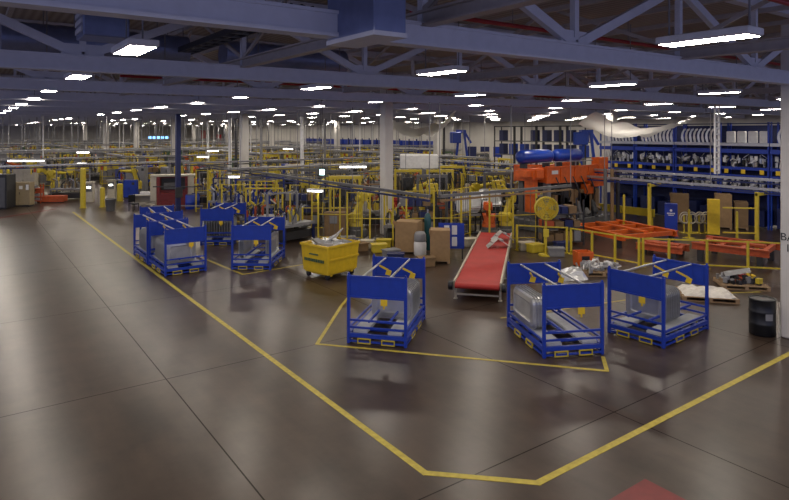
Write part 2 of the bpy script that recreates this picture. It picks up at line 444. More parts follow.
# ------------------------------------------------------------------ transport racks
RW, RL, RH = 1.45, 2.24, 1.61
def rack(near, ang, label):
    """near = near-left base corner; ang = direction of the short side"""
    u = Vector((cos(ang), sin(ang), 0)); v = Vector((-sin(ang), cos(ang), 0))
    cpos = Vector((near[0], near[1], 0)) + u * RW / 2 + v * RL / 2
    t = thing('transport_rack', label, 'rack', cpos, ang)
    w, l = RW / 2, RL / 2
    b = MB()
    for y in (-l + 0.035, l - 0.035): b.box(-w + 0.07, w - 0.07, y - 0.035, y + 0.035, 0.15, 0.24)
    for x in (-w + 0.035, w - 0.035): b.box(x - 0.035, x + 0.035, -l + 0.07, l - 0.07, 0.15, 0.24)
    for y in (-0.6, 0, 0.6): b.box(-w + 0.07, w - 0.07, y - 0.03, y + 0.03, 0.16, 0.22)
    for y in (-l + 0.03, l - 0.03): b.box(-w + 0.07, w - 0.07, y - 0.025, y + 0.025, 0.04, 0.08)
    for x in (-w + 0.03, w - 0.03): b.box(x - 0.025, x + 0.025, -l + 0.07, l - 0.07, 0.04, 0.08)
    obj('base_frame', b, 'blue', t)
    for sx in (-1, 1):
        for sy in (-1, 1):
            k = MB(); X, Y = sx * (w - 0.035), sy * (l - 0.035)
            k.box(X - 0.035, X + 0.035, Y - 0.035, Y + 0.035, 0.0, RH, ch=0.006)
            k.prism([(X - 0.035, Y - 0.035), (X + 0.035, Y - 0.035), (X + 0.035, Y + 0.035), (X - 0.035, Y + 0.035)], 'z', RH, RH + 0.005); k.box(X - 0.02, X + 0.02, Y - 0.02, Y + 0.02, RH + 0.005, RH + 0.05)
            obj('corner_post', k, 'blue', t)
    for sy in (-1, 1):
        Y = sy * (l - 0.03); k = MB()
        k.box(-w + 0.07, w - 0.07, Y - 0.008, Y + 0.008, 1.10, 1.57)
        k.box(-w + 0.07, w - 0.07, Y - 0.02, Y + 0.02, 1.56, 1.60); k.box(-w + 0.07, w - 0.07, Y - 0.02, Y + 0.02, 1.08, 1.115)
        obj('end_panel', k, 'blue', t)
        for z in (0.36, 0.53): obj('end_rail', MB().box(-w + 0.07, w - 0.07, Y - 0.02, Y + 0.02, z, z + 0.045), 'blue', t)
    for x in (-0.2, 0.28): obj('inner_rail', MB().box(x - 0.02, x + 0.02, -l + 0.05, l - 0.05, 0.50, 0.55), 'blue', t)
    for sx in (-1, 1):
        obj('side_rail', MB().box(sx * (w - 0.035) - 0.02, sx * (w - 0.035) + 0.02, -l + 0.07, l - 0.07, 0.34, 0.385), 'blue', t)
    # dunnage: two toothed grey trays
    for x in (-0.42, 0.42):
        k = MB(); y = -l + 0.1
        k.box(x - 0.17, x + 0.17, -l + 0.08, l - 0.08, 0.24, 0.29)
        while y < l - 0.12: k.prism([(y, 0.29), (y + 0.03, 0.33), (y + 0.06, 0.29)], 'x', x - 0.16, x + 0.16); y += 0.075
        obj('dunnage_tray', k, 'dunnage', t)
    for x in (-0.36, 0.30):
        k = MB().cyl((x, -l + 0.04, 1.565), (x, l - 0.04, 1.565), 0.028, n=8)
        obj('top_bar', k, 'steel', t, 'bare steel bar')
    for x, y, dx in ((-0.36, 0.72, 0.16), (0.30, 0.55, 0.18)):
        k = MB().bar((x, y - 0.25, 1.5), (x + dx, y, 1.34), 0.03, 0.05)
        lt = obj('latch_arm', k, 'tagyellow', t)
        obj('latch_plate', MB().prism([(x + dx - 0.08, 1.22), (x + dx + 0.06, 1.19), (x + dx + 0.10, 1.32), (x + dx - 0.03, 1.36)], 'y', y - 0.008, y + 0.008), 'tagyellow', lt)
    obj('tag_plate', MB().box(0.10, 0.26, -l + 0.0, -l + 0.012, 0.93, 1.08).box(0.16, 0.20, -l, -l + 0.012, 0.86, 0.93), 'tagyellow', t, 'yellow tag plate')
    for x in (-0.30, 0.28):
        for sy in (-1, 1):
            Y = sy * (l - 0.005); k = MB()
            k.box(x - 0.16, x + 0.16, Y - 0.03, Y + 0.012, 0.125, 0.145); k.box(x - 0.16, x + 0.16, Y - 0.03, Y + 0.012, 0.02, 0.04)
            k.box(x - 0.16, x - 0.14, Y - 0.03, Y + 0.012, 0.04, 0.125); k.box(x + 0.14, x + 0.16, Y - 0.03, Y + 0.012, 0.04, 0.125)
            obj('fork_pocket', k, 'yellow', t, 'yellow rimmed fork pocket')
    for y in (-0.36, 0.36):
        for sx in (-1, 1):
            X = sx * (w - 0.005); k = MB()
            k.box(X - 0.03, X + 0.012, y - 0.18, y + 0.18, 0.125, 0.145); k.box(X - 0.03, X + 0.012, y - 0.18, y + 0.18, 0.02, 0.04)
            k.box(X - 0.03, X + 0.012, y - 0.18, y - 0.16, 0.04, 0.125); k.box(X - 0.03, X + 0.012, y + 0.16, y + 0.18, 0.04, 0.125)
            obj('fork_pocket', k, 'yellow', t, 'yellow rimmed fork pocket')
    return t, ang, cpos
def stamped(w, h, bul=0.05):
    """one pressed sheet panel standing upright in the local xz plane"""
    def rr(e, y, n=5):
        r = max(0.02, 0.16 - e * 0.6); pts = []
        for cx, cz, a0 in ((w / 2 - e - r, h - e - r, 0), (-w / 2 + e + r, h - e - r, 90), (-w / 2 + e + r, e + r, 180), (w / 2 - e - r, e + r, 270)):
            for k in range(n): a = radians(a0 + 90 * k / (n - 1)); pts.append((cx + r * cos(a), y, cz + r * sin(a)))
        return pts
    m = MB()
    m.rings([rr(0.0, 0.012), rr(0.0, 0.0), rr(0.03, 0.0), rr(0.06, -bul * 0.7), rr(0.16, -bul), rr(0.19, -bul * 0.6), rr(0.24, -bul * 0.6)], 0, False, False)
    m.add(rr(0.24, -bul * 0.6), [tuple(range(20))], 0)
    m.rings([rr(0.0, 0.012), rr(0.03, 0.012), rr(0.06, -bul * 0.7 + 0.012), rr(0.16, -bul + 0.012), rr(0.24, -bul * 0.6 + 0.012)], 0, False, False)
    m.add(rr(0.24, -bul * 0.6 + 0.012), [tuple(range(20))], 0)
    return m
pan_a = stamped(1.05, 0.80).mesh('stamped_panel', 'panelsilver')
pan_b = stamped(1.35, 0.78, 0.08).mesh('stamped_panel', 'panelsilver')
def fill(rk, mesh, n, start, step, label, x=0.0, along='y', z=0.335, rev=False):
    t, ang, cp = rk
    for k in range(n):
        o = bpy.data.objects.new('stamped_panel', mesh); C.objects.link(o)
        q = start + k * step
        loc = Vector((x, q, z)) if along == 'y' else Vector((q, x, z))
        o.location = Matrix.Rotation(ang, 4, 'Z') @ loc + cp
        o.rotation_euler = (0, 0, ang + (0 if along == 'y' else -pi / 2) + (pi if rev else 0))
        tagit(o, label, 'sheet metal panel', label)
A = radians
r3 = rack((7.33, 12.21), A(-49.5), 'blue transport rack alone in front of the yellow cart')
fill(r3, pan_a, 8, -0.12, 0.13, 'silver pressed panel standing in the blue rack in front of the yellow cart', x=0.12)
r4 = rack((10.33, 8.86), A(-25.5), 'blue transport rack in front of the red belt conveyor, end panel facing right')
fill(r4, pan_b, 4, -0.56, 0.08, 'rounded silver pressed panel in the blue rack by the red belt conveyor', x=0.32, along='x')
r5 = rack((12.97, 9.09), A(-87), 'rightmost blue transport rack, nearest the black drum')
fill(r5, pan_a, 9, -0.45, 0.085, 'dull grey pressed panel stacked in the rightmost blue rack', x=-0.10)
r1 = rack((5.58, 21.40), A(0), 'front blue rack of the pair beside the long yellow line')
fill(r1, pan_a, 10, -0.88, 0.15, 'silver pressed panel in the front rack of the pair beside the yellow line', x=-0.12)
r1b = rack((5.55, 23.75), A(0), 'rear blue rack of the pair beside the long yellow line')
fill(r1b, pan_a, 10, -0.88, 0.15, 'silver pressed panel in the rear rack of the pair beside the yellow line', x=-0.12)
r2 = rack((7.79, 21.04), A(-38), 'blue rack left of the yellow cart with shiny panels on both sides')
fill(r2, pan_b, 3, -0.52, 0.06, 'shiny panel along the left side of the blue rack left of the yellow cart', x=-0.1, along='x')
fill(r2, pan_b, 3, 0.42, 0.06, 'shiny panel along the right side of the blue rack left of the yellow cart', x=0.1, along='x')
rm = rack((8.35, 26.3), A(-36), 'blue rack in the back row, its row of panels facing the aisle')
fill(rm, pan_a, 11, -0.60, 0.115, 'silver panel standing edge-on in the back-row blue rack', x=-0.5, along='x')
rb = rack((6.1, 26.2), A(-6), 'empty-topped blue rack at the back left with yellow latches showing')

# ------------------------------------------------------------------ yellow scrap cart
q0 = P(328, 282)
t = thing('scrap_cart', 'yellow wheeled scrap hopper full of metal offcuts', 'cart', (q0.x, q0.y, 0), A(14))
# near corner at the origin, long side to the left back, short side to the right
L_, W_ = 1.35, 1.48
ca = MB(); th = 0.03
def shell(mb, x0, x1, y0, y1, z0, z1, fl):
    o = [(x0 + fl, y0 + fl, z0), (x1 - fl, y0 + fl, z0), (x1 - fl, y1 - fl, z0), (x0 + fl, y1 - fl, z0)]
    o2 = [(x0, y0, z1), (x1, y0, z1), (x1, y1, z1), (x0, y1, z1)]
    i2 = [(x0 + th, y0 + th, z1), (x1 - th, y0 + th, z1), (x1 - th, y1 - th, z1), (x0 + th, y1 - th, z1)]
    i = [(x0 + fl + th, y0 + fl + th, z0 + th), (x1 - fl - th, y0 + fl + th, z0 + th), (x1 - fl - th, y1 - fl - th, z0 + th), (x0 + fl + th, y1 - fl - th, z0 + th)]
    mb.rings([o, o2, i2, i], 0, False, True)
shell(ca, 0, W_, 0, L_, 0.22, 1.14, 0.06)
obj('hopper', ca, 'cartyellow', t)
rim = MB()
rim.box(-0.03, W_ + 0.03, -0.03, 0.02, 1.09, 1.16); rim.box(-0.03, W_ + 0.03, L_ - 0.02, L_ + 0.03, 1.09, 1.16)
rim.box(-0.03, 0.02, 0.02, L_ - 0.02, 1.09, 1.16); rim.box(W_ - 0.02, W_ + 0.03, 0.02, L_ - 0.02, 1.09, 1.16)
rim.box(0.0, W_, -0.01, 0.04, 0.66, 0.71)
rim.bar((0.02, 0.02, 0.22), (-0.02, -0.02, 1.14), 0.07)
obj('rim', rim, 'cartyellow', t)
mk = MB(); y = 0.22
random.seed(3)
while y < 1.15:
    w = random.choice((0.06, 0.08, 0.05)); mk.bar((0.012, y, 0.62), (0.012, y + w, 0.62), 0.012, 0.10); y += w + 0.025
mk.bar((0.012, 0.5, 0.82), (0.012, 0.95, 0.82), 0.01, 0.05)
obj('stencilled_marking', mk, 'green', t, 'dark green stencilled marking')
obj('undercarriage', MB().box(0.1, W_ - 0.1, 0.1, L_ - 0.1, 0.17, 0.22).box(0.2, 0.3, 0.1, L_ - 0.1, 0.12, 0.17).box(W_ - 0.3, W_ - 0.2, 0.1, L_ - 0.1, 0.12, 0.17), 'cartyellow', t)
for x, y in ((0.18, 0.2), (0.18, L_ - 0.2), (W_ - 0.18, 0.2), (W_ - 0.18, L_ - 0.2)):
    wl = obj('wheel', MB().cyl((x - 0.035, y, 0.1), (x + 0.035, y, 0.1), 0.1, n=16), 'black', t)
    obj('caster_fork', MB().box(x - 0.05, x - 0.038, y - 0.04, y + 0.04, 0.08, 0.19).box(x + 0.038, x + 0.05, y - 0.04, y + 0.04, 0.08, 0.19), 'dark', wl)
cart_m = t.matrix_basis.copy() if False else Matrix.Translation(t.location) @ Matrix.Rotation(A(14), 4, 'Z')
random.seed(11)
cut = []
for k in range(3):
    mb = MB(); n = 6
    mb.prism([(-0.34 + 0.05 * k, -0.1), (0.3, -0.16), (0.42, 0.05), (0.12, 0.16), (-0.2, 0.12 + 0.03 * k)], 'z', 0, 0.012)
    mb.prism([(-0.34 + 0.05 * k, -0.1), (0.3, -0.16), (0.28, -0.13), (-0.32, -0.07)], 'z', 0.012, 0.1)
    cut.append(mb.mesh('metal_offcut', 'panelsilver'))
for k in range(14):
    o = bpy.data.objects.new('metal_offcut', cut[k % 3]); C.objects.link(o)
    o.location = cart_m @ Vector((0.35 + (k % 3) * 0.38, 0.38 + (k // 3 % 3) * 0.38, 1.0 + 0.05 * (k // 4)))
    o.rotation_euler = (random.uniform(-0.5, 0.5), random.uniform(-0.5, 0.5), random.uniform(0, 6.28))
    tagit(o, 'crumpled sheet metal offcut heaped in the yellow cart', 'scrap metal', 'metal offcuts in the yellow cart')
mb = MB().prism([(-0.5, -0.12), (0.2, -0.2), (0.55, 0.1), (0.5, 0.16), (0.1, 0.05), (-0.5, 0.1)], 'x', -0.006, 0.006)
o = one('metal_offcut', mb, 'white', 'long white curved offcut sticking up from the yellow cart', 'scrap metal', cart_m @ Vector((0.9, 0.7, 1.28)), A(70))
o.rotation_euler = (0.35, 0.5, A(-60))

# ------------------------------------------------------------------ red belt conveyor
fl_, fr_ = P(454, 284.5, 0.52), P(500, 284, 0.52)
bl_, br_ = P(480.5, 233, 0.52), P(511, 233, 0.52)
fc = (fl_ + fr_) / 2; bc = (bl_ + br_) / 2; dirv = (bc - fc); LEN = dirv.length; ang = math.atan2(dirv.y, dirv.x) - pi / 2
hw = (fr_ - fl_).length / 2
t = thing('belt_conveyor', 'long red belt conveyor running back into the cells', 'conveyor', (fc.x, fc.y, 0), ang)
b = MB(); n = 8
prof = [(0, 0.53), (LEN, 0.53)] + [(LEN + 0.08 * sin(pi * k / n), 0.45 + 0.08 * cos(pi * k / n)) for k in range(1, n)] + [(LEN, 0.37), (0, 0.37)] + [(-0.09 * sin(pi * k / n), 0.45 - 0.08 * cos(pi * k / n)) for k in range(1, n)]
b.prism(prof, 'x', -hw + 0.03, hw - 0.03)
obj('belt', b, 'beltred', t, 'worn red belt')
for sx in (-1, 1): obj('side_rail', MB().box(sx * hw - 0.025, sx * hw + 0.025, 0.05, LEN, 0.36, 0.58), 'cream', t)
for sx in (-1, 1):
    obj('end_bearing', MB().cyl((sx * (hw + 0.03), 0.0, 0.45), (sx * (hw + 0.16), 0.0, 0.45), 0.13, n=14), 'black', t, 'black drive housing')
for y in (0.25, LEN * 0.33, LEN * 0.66, LEN - 0.3):
    for sx in (-1, 1): obj('leg', MB().box(sx * (hw - 0.02) - 0.03, sx * (hw - 0.02) + 0.03, y - 0.03, y + 0.03, 0, 0.37).box(sx * (hw - 0.02) - 0.06, sx * (hw - 0.02) + 0.06, y - 0.06, y + 0.06, 0, 0.015), 'cream', t)
obj('cross_brace', MB().box(-hw, hw, 0.22, 0.28, 0.12, 0.17), 'cream', t)
conv_m = Matrix.Translation(fc) @ Matrix.Rotation(ang, 4, 'Z')
# pressed white parts riding on it: peaked shells
def peak():
    m = MB()
    for a, bq in (((-0.42, -0.3, 0.0), (0.0, -0.22, 0.34)), ((0.0, -0.22, 0.34), (0.46, -0.3, 0.02))):
        a = Vector(a); bq = Vector(bq)
        m.rings([[tuple(a), tuple(a + Vector((0.06, 0.6, 0))), tuple(a + Vector((0.06, 0.6, 0.015))), tuple(a + Vector((0, 0, 0.015)))], [tuple(bq), tuple(bq + Vector((0.02, 0.5, 0.02))), tuple(bq + Vector((0.02, 0.5, 0.035))), tuple(bq + Vector((0, 0, 0.015)))]], 0, False)
    m.box(0.12, 0.2, -0.2, 0.2, 0.24, 0.30); m.box(-0.22, -0.15, -0.15, 0.2, 0.16, 0.22)
    return m
for px, py, lab in ((497, 247, 'pressed white metal part on the red belt, nearer one'), (501, 240, 'pressed white metal part on the red belt, farther one')):
    p = P(px, py, 0.54)
    one('pressed_part', peak(), 'panelsilver', lab, 'metal part', p, ang + 0.3)

# ------------------------------------------------------------------ black drum by the column
p = (P(751, 334) + P(777, 336)) / 2
t = thing('steel_drum', 'black drum standing beside the lettered white column', 'drum', (p.x + 0.05, p.y + 0.06, 0))
d = MB(); R = 0.29
d.lathe([(0.27, 0), (R, 0.012), (R, 0.27), (R + 0.012, 0.29), (R, 0.31), (R, 0.56), (R + 0.012, 0.58), (R, 0.60), (R, 0.86), (R + 0.012, 0.875), (R, 0.89), (R - 0.02, 0.885), (R - 0.025, 0.85), (0.0001, 0.85)], 28)
obj('barrel', d, 'black', t)
obj('lid', MB().lathe([(R - 0.03, 0.851), (R - 0.03, 0.862), (0.0001, 0.866)], 28), 'midgrey', t, 'dusty grey lid')
lab_ = MB()
for k in range(6):
    a0 = math.atan2(-0.8, -0.62) - 0.28 + k * 0.095; a1 = a0 + 0.095
    lab_.add([((R + 0.004) * cos(a0), (R + 0.004) * sin(a0), 0.46 if 0 else 0.44), ((R + 0.004) * cos(a1), (R + 0.004) * sin(a1), 0.44), ((R + 0.004) * cos(a1), (R + 0.004) * sin(a1), 0.60), ((R + 0.004) * cos(a0), (R + 0.004) * sin(a0), 0.60)], [(0, 1, 2, 3)])
for v in range(len(lab_.v)):
    x, y, z = lab_.v[v]; lab_.v[v] = (x * 1.045, y * 1.045, z - 0.03)
obj('sticker', lab_, 'grey', t, 'grey paper sticker')

# ------------------------------------------------------------------ pallets with scrap, silver castings, right-hand floor clutter
def pallet(name, label, loc, rz, w=1.2, l=1.0):
    t = thing(name, label, 'pallet', loc, rz); m = MB()
    for k in range(6): y = -l / 2 + k * (l - 0.1) / 5; m.box(-w / 2, w / 2, y, y + 0.1, 0.11, 0.13)
    for x in (-w / 2, -0.05, w / 2 - 0.1): m.box(x, x + 0.1, -l / 2, l / 2, 0.02, 0.11)
    obj('deck_boards', m, 'wood', t); obj('runner', MB().box(-w / 2, w / 2, -l / 2, -l / 2 + 0.09, 0, 0.02).box(-w / 2, w / 2, l / 2 - 0.09, l / 2, 0, 0.02), 'wood', t)
    return t
p = P(706, 297); pallet('wooden_pallet', 'low wooden pallet behind the rightmost blue rack', p, A(-50), 1.5, 1.2)
def crumple(w, l, h, n=9, sd=1):
    random.seed(sd); m = MB(); vs = []; fs = []
    for j in range(n):
        for i in range(n):
            e = min(i, j, n - 1 - i, n - 1 - j)
            vs.append((-w / 2 + w * i / (n - 1) + random.uniform(-.03, .03), -l / 2 + l * j / (n - 1) + random.uniform(-.03, .03), 0 if e == 0 else h * random.uniform(0.35, 1)))
    for j in range(n - 1):
        for i in range(n - 1): a = j * n + i; fs.append((a, a + 1, a + n + 1, a + n))
    m.add(vs, fs, 0, False)
    m.add([v for k, v in enumerate(vs) if k in (0, n - 1, n * n - 1, n * n - n)], [(0, 1, 3, 2)])
    return m
one('plastic_wrap', crumple(1.4, 1.1, 0.14, 11, 5), 'wrap', 'crumpled pale plastic wrap lying on the low pallet', 'plastic wrap', p + Vector((0, 0, 0.131)), A(-50))
p = P(741, 286); pallet('wooden_pallet', 'dark wooden pallet carrying a tangle of scrap parts', p, A(-48), 1.35, 1.1)
random.seed(21)
def junk(cols, n, sx, sy, sz, sd):
    random.seed(sd); m = MB()
    for k in range(n):
        x, y = random.uniform(-sx, sx), random.uniform(-sy, sy); z = random.uniform(0.02, sz); mi = random.randrange(len(cols))
        typ = random.random()
        if typ < 0.45: m.bar((x, y, z), (x + random.uniform(-.3, .3), y + random.uniform(-.3, .3), max(0.02, z + random.uniform(-.15, .15))), random.uniform(.02, .08), random.uniform(.02, .06), mi)
        elif typ < 0.75: m.box(x - .08, x + random.uniform(0, .12), y - .06, y + random.uniform(0, .1), max(0, z - 0.1), z + .06, mi)
        else: m.cyl((x, y, max(0, z - .1)), (x + random.uniform(-.1, .1), y, z + .08), random.uniform(.03, .08), n=8, mi=mi)
    return m
for k in range(8):
    cols = [('steel', 'A'), ('rust', 'B'), ('dark', 'C'), ('yellow', 'D'), ('steel', 'E'), ('grey', 'F'), ('red', 'G'), ('tagyellow', 'H')][k][0]
    random.seed(40 + k)
    mb = junk([cols, 'dark'] if cols != 'dark' else ['dark', 'grey'], 7, 0.16, 0.14, 0.16, 60 + k)
    off = Matrix.Rotation(A(-48), 4, 'Z') @ Vector((-0.42 + 0.28 * (k % 4), -0.22 + 0.42 * (k // 4), 0.131))
    one('scrap_part', mb, [cols, 'dark'] if cols != 'dark' else ['dark', 'grey'], 'mixed scrap part in the tangle on the dark pallet', 'scrap part', p + off, k, 'scrap parts on the dark pallet')
o = one('sheet_offcut', MB().prism([(-0.45, -0.1), (0.35, -0.22), (0.5, 0.05), (-0.3, 0.2)], 'z', 0, 0.015), 'steel', 'grey sheet offcut leaning on top of the dark pallet', 'scrap metal', p + Vector((-0.1, 0.1, 0.44)), A(20)); o.rotation_euler = (0.2, -0.2, A(-30))
# orange bin with castings behind the middle rack
p = P(583, 268)
t = thing('parts_bin', 'orange parts bin beside the silver castings', 'bin', p, A(-30))
m = MB(); shell(m, -0.3, 0.3, -0.25, 0.25, 0.1, 0.62, 0.02); obj('tub', m, 'orange', t); obj('opening', MB().box(-0.14, 0.14, -0.262, -0.235, 0.34, 0.48), 'black', t, 'dark hand opening')
obj('skid', MB().box(-0.27, -0.17, -0.22, 0.22, 0, 0.1).box(0.17, 0.27, -0.22, 0.22, 0, 0.1), 'dark', t)
pal = P(600, 277); pallet('wooden_pallet', 'pallet of silver castings behind the gap between the two right racks', pal + Vector((0.5, 0.4, 0)), A(-35), 1.3, 1.1)
for k in range(9):
    mb = junk(['panelsilver', 'steel', 'white'], 8, 0.2, 0.16, 0.24, 80 + k)
    off = Matrix.Rotation(A(-35), 4, 'Z') @ Vector((-0.42 + 0.4 * (k % 3), -0.33 + 0.33 * (k // 3), 0.131))
    one('silver_casting', mb, ['panelsilver', 'steel', 'white'], 'shiny silver casting heaped on the pallet between the right-hand racks', 'casting', pal + Vector((0.5, 0.4, 0)) + off, k * 0.8, 'silver castings on the pallet')
p = P(574, 286)
one('foil_bundle', crumple(1.7, 0.7, 0.38, 9, 9), 'panelsilver', 'crumpled shiny foil bundle on the floor behind the rack by the belt', 'foil', p + Vector((0.5, 0.9, 0)), A(-30))

# ------------------------------------------------------------------ guard rails
def guard(pts, label, h=1.07, mats='yellow', tall=None):
    t = thing('guard_rail', label, 'guard rail', (pts[0].x, pts[0].y, 0)); o = pts[0].copy(); o.z = 0
    for i, p in enumerate(pts):
        q = p - o; q.z = 0
        obj('post', MB().box(q.x - 0.035, q.x + 0.035, q.y - 0.035, q.y + 0.035, 0, h).box(q.x - 0.09, q.x + 0.09, q.y - 0.09, q.y + 0.09, 0, 0.015), mats, t)
        if i + 1 < len(pts):
            r = pts[i + 1] - o; r.z = 0
            for z in (h - 0.03, 0.14) if h < 1.5 else (h - 0.03, h * 0.5, 0.2):
                obj('rail', MB().bar((q.x, q.y, z), (r.x, r.y, z), 0.04, 0.05), mats, t)
    return t
guard([P(571, 254), P(592, 258), P(615, 262.5), P(639, 267)], 'yellow guard rail in front of the nearer orange frame')
guard([P(643, 267), P(669, 268), P(707, 269), P(748, 271), P(786, 273)], 'yellow guard rail in front of the farther orange frames')
guard([P(517, 250), P(545, 252), P(567, 253)], 'yellow guard rail in front of the orange press')
def skid(c, rz, w, l, z, label, m='rust'):
    t = thing('steel_skid', label, 'steel frame', c, rz)
    for x in (-w / 2, w / 2): obj('long_beam', MB().box(x - 0.1, x + 0.1, -l / 2, l / 2, z - 0.26, z - 0.22).box(x - 0.03, x + 0.03, -l / 2, l / 2, z - 0.22, z - 0.04).box(x - 0.1, x + 0.1, -l / 2, l / 2, z - 0.04, z), m, t)
    for k in range(4): y = -l / 2 + 0.2 + k * (l - 0.4) / 3; obj('cross_beam', MB().box(-w / 2 + 0.1, w / 2 - 0.1, y - 0.08, y + 0.08, z - 0.22, z - 0.04), m, t)
    obj('inner_beam', MB().box(-0.12, 0.12, -l / 2 + 0.28, l / 2 - 0.28, z - 0.035, z + 0.03), m, t)
    for x in (-w / 2, w / 2):
        for y in (-l / 2 + 0.3, l / 2 - 0.3): obj('foot', MB().box(x - 0.07, x + 0.07, y - 0.1, y + 0.1, 0, z - 0.26), 'dark', t, 'dark support foot')
    return t
a = P(580, 225, 0.6); b = P(639, 238, 0.6); e = P(662, 228, 0.6)
cc = (a + e) / 2; v1 = (b - a); v1.z = 0
skid(Vector((cc.x, cc.y, 0)), math.atan2(v1.y, v1.x) + pi / 2, (e - b).length * 0.9, v1.length, 0.6, 'orange steel frame behind the guard rail, in front of the press', 'orange')
a = P(686, 242, 0.7); b = P(763, 251, 0.7); e = P(786, 243, 0.7)
cc = (a + e) / 2; v1 = (b - a); v1.z = 0
skid(Vector((cc.x, cc.y, 0)), math.atan2(v1.y, v1.x) + pi / 2, (e - b).length * 0.8, v1.length, 0.7, 'long orange steel frame left of the lettered white column', 'rust')
a = P(643, 244, 0.45); b = P(690, 250, 0.45)
cc = (a + b) / 2; v1 = b - a
skid(Vector((cc.x + 0.6, cc.y + 0.5, 0)), math.atan2(v1.y, v1.x) + pi / 2, 0.8, v1.length, 0.45, 'low orange frame between the two larger orange frames', 'rust')

# ------------------------------------------------------------------ orange press with blue tanks
pc = D(547, 29.5)
t = thing('hydraulic_press', 'large orange hydraulic press topped with two blue tanks', 'press', (pc.x, pc.y, 0))
XL, YL = 4.55, 2.2          # crown: from the near corner, along +x and along +y
cr = MB()
cr.prism([(0, 2.42), (XL - 0.9, 2.36), (XL, 2.62), (XL, 3.32), (XL * 0.6, 3.16), (0, 3.26)], 'y', 0.0, 0.12)
cr.prism([(0, 2.42), (XL - 0.9, 2.36), (XL, 2.62), (XL, 3.32), (XL * 0.6, 3.16), (0, 3.26)], 'y', YL - 0.12, YL)
cr.box(0, 0.12, 0.12, YL - 0.12, 2.45, 3.2); cr.box(0.12, XL - 0.1, 0.12, YL - 0.12, 2.85, 2.93)
for x in (1.0, 2.1, 3.2): cr.box(x, x + 0.06, -0.05, 0.0, 2.5, 3.15)
cr.box(-0.02, XL * 0.95, -0.07, 0.0, 3.18, 3.24)
obj('crown', cr, 'orange', t, 'orange painted crown beam')
obj('badge_plate', MB().box(0.9 - 0.55, 0.9 - 0.1, -0.03, -0.001, 2.86, 3.04), 'white', t, 'small pale badge plate')
obj('end_bracket', MB().box(XL, XL + 0.3, -0.05, 0.5, 2.45, 3.6).box(XL - 0.5, XL, -0.04, 0.4, 3.3, 3.6).box(XL - 0.52, XL - 0.4, -0.08, 0.4, 2.7, 3.6), 'orange', t)
obj('end_bracket', MB().box(-0.75, 0.0, 0.2, 1.2, 2.62, 3.15).box(-1.1, -0.75, 0.3, 1.1, 2.75, 3.05).box(-0.6, -0.1, 0.1, 0.2, 2.7, 3.1), 'orange', t)
for x, y, m in ((0.35, 0.3, 'grey'), (XL - 0.4, 0.3, 'midgrey'), (0.35, YL - 0.3, 'midgrey'), (XL - 0.4, YL - 0.3, 'midgrey')):
    obj('press_column', MB().box(x - 0.14, x + 0.14, y - 0.14, y + 0.14, 0.5, 2.85), m, t)
obj('side_column', MB().box(-0.62, -0.22, 0.4, 0.9, 1.0, 2.62).box(-0.70, -0.14, 0.32, 0.98, 1.85, 1.95), 'orange', t, 'orange side column')
obj('bed', MB().box(-0.3, XL + 0.3, -0.2, YL + 0.2, 0.0, 0.55, ch=0.04).box(0.2, XL - 0.2, 0, YL, 0.55, 0.85), 'midgrey', t)
obj('ram', MB().box(0.8, XL - 0.9, 0.3, YL - 0.3, 2.25, 2.84).box(1.0, XL - 1.1, 0.4, YL - 0.4, 1.9, 2.25).cyl((XL / 2 - 0.3, YL / 2, 2.2), (XL / 2 - 0.3, YL / 2, 2.85), 0.3), 'dark', t)
obj('side_ram', MB().box(XL - 1.3, XL - 0.15, -0.15, 0.25, 2.1, 2.6).box(XL - 1.6, XL - 1.1, -0.15, 0.25, 1.75, 2.25), 'orange', t)
obj('guard_strip', MB().box(XL - 0.12, XL - 0.02, -0.2, -0.13, 1.9, 2.7), 'white', t, 'white guard strip')
random.seed(5)
dm = MB()
for k in range(22):
    x = random.uniform(0.2, XL - 0.6); z = random.uniform(0.95, 2.1); dm.box(x, x + random.uniform(.2, .5), 0.0, 0.5, 0.85, z, random.randrange(3))
for k in range(16):
    x = random.uniform(0.3, XL - 0.4); dm.cyl((x, -0.15, random.uniform(0.3, 1.5)), (x, 0.1, random.uniform(0.4, 1.5)), random.uniform(.06, .2), n=12, mi=random.randrange(3))
obj('die_set', dm, ['midgrey', 'carddark', 'dark'], t)
for k in range(5):
    x = 0.6 + k * 0.65; obj('hydraulic_hose', MB().tube([(x, -0.06, 2.7), (x + 0.05, -0.25, 2.3), (x + 0.2, -0.3, 1.9), (x + 0.3, -0.1, 1.5)], 0.03), 'dark', t)
for k, (x0, x1) in enumerate(((-1.08, 1.38), (1.56, 3.72))):
    r = 0.345; n = 18; m = MB(); pr = [(x0, 0.02), (x0 + 0.03, 0.18), (x0 + 0.12, 0.29), (x0 + 0.25, r), (x1 - 0.25, r), (x1 - 0.12, 0.29), (x1 - 0.03, 0.18), (x1, 0.02)]
    m.rings([[(x, 0.9 + q * cos(2 * pi * i / n), 3.72 + q * sin(2 * pi * i / n)) for i in range(n)] for x, q in pr])
    tk = obj('accumulator_tank', m, 'deepblue', t, 'glossy dark blue tank')
    sd = MB()
    for x in (x0 + 0.4, x1 - 0.4): sd.box(x - 0.06, x + 0.06, 0.7, 1.1, 2.9, 3.42)
    obj('saddle', sd, 'dark', tk)
obj('platform_rail', MB().box(-0.2, XL, 0.3, 0.36, 3.42, 3.46).box(1.0, 1.05, 0.3, 0.36, 2.93, 3.42).box(2.6, 2.65, 0.3, 0.36, 2.93, 3.42), 'grey', t)
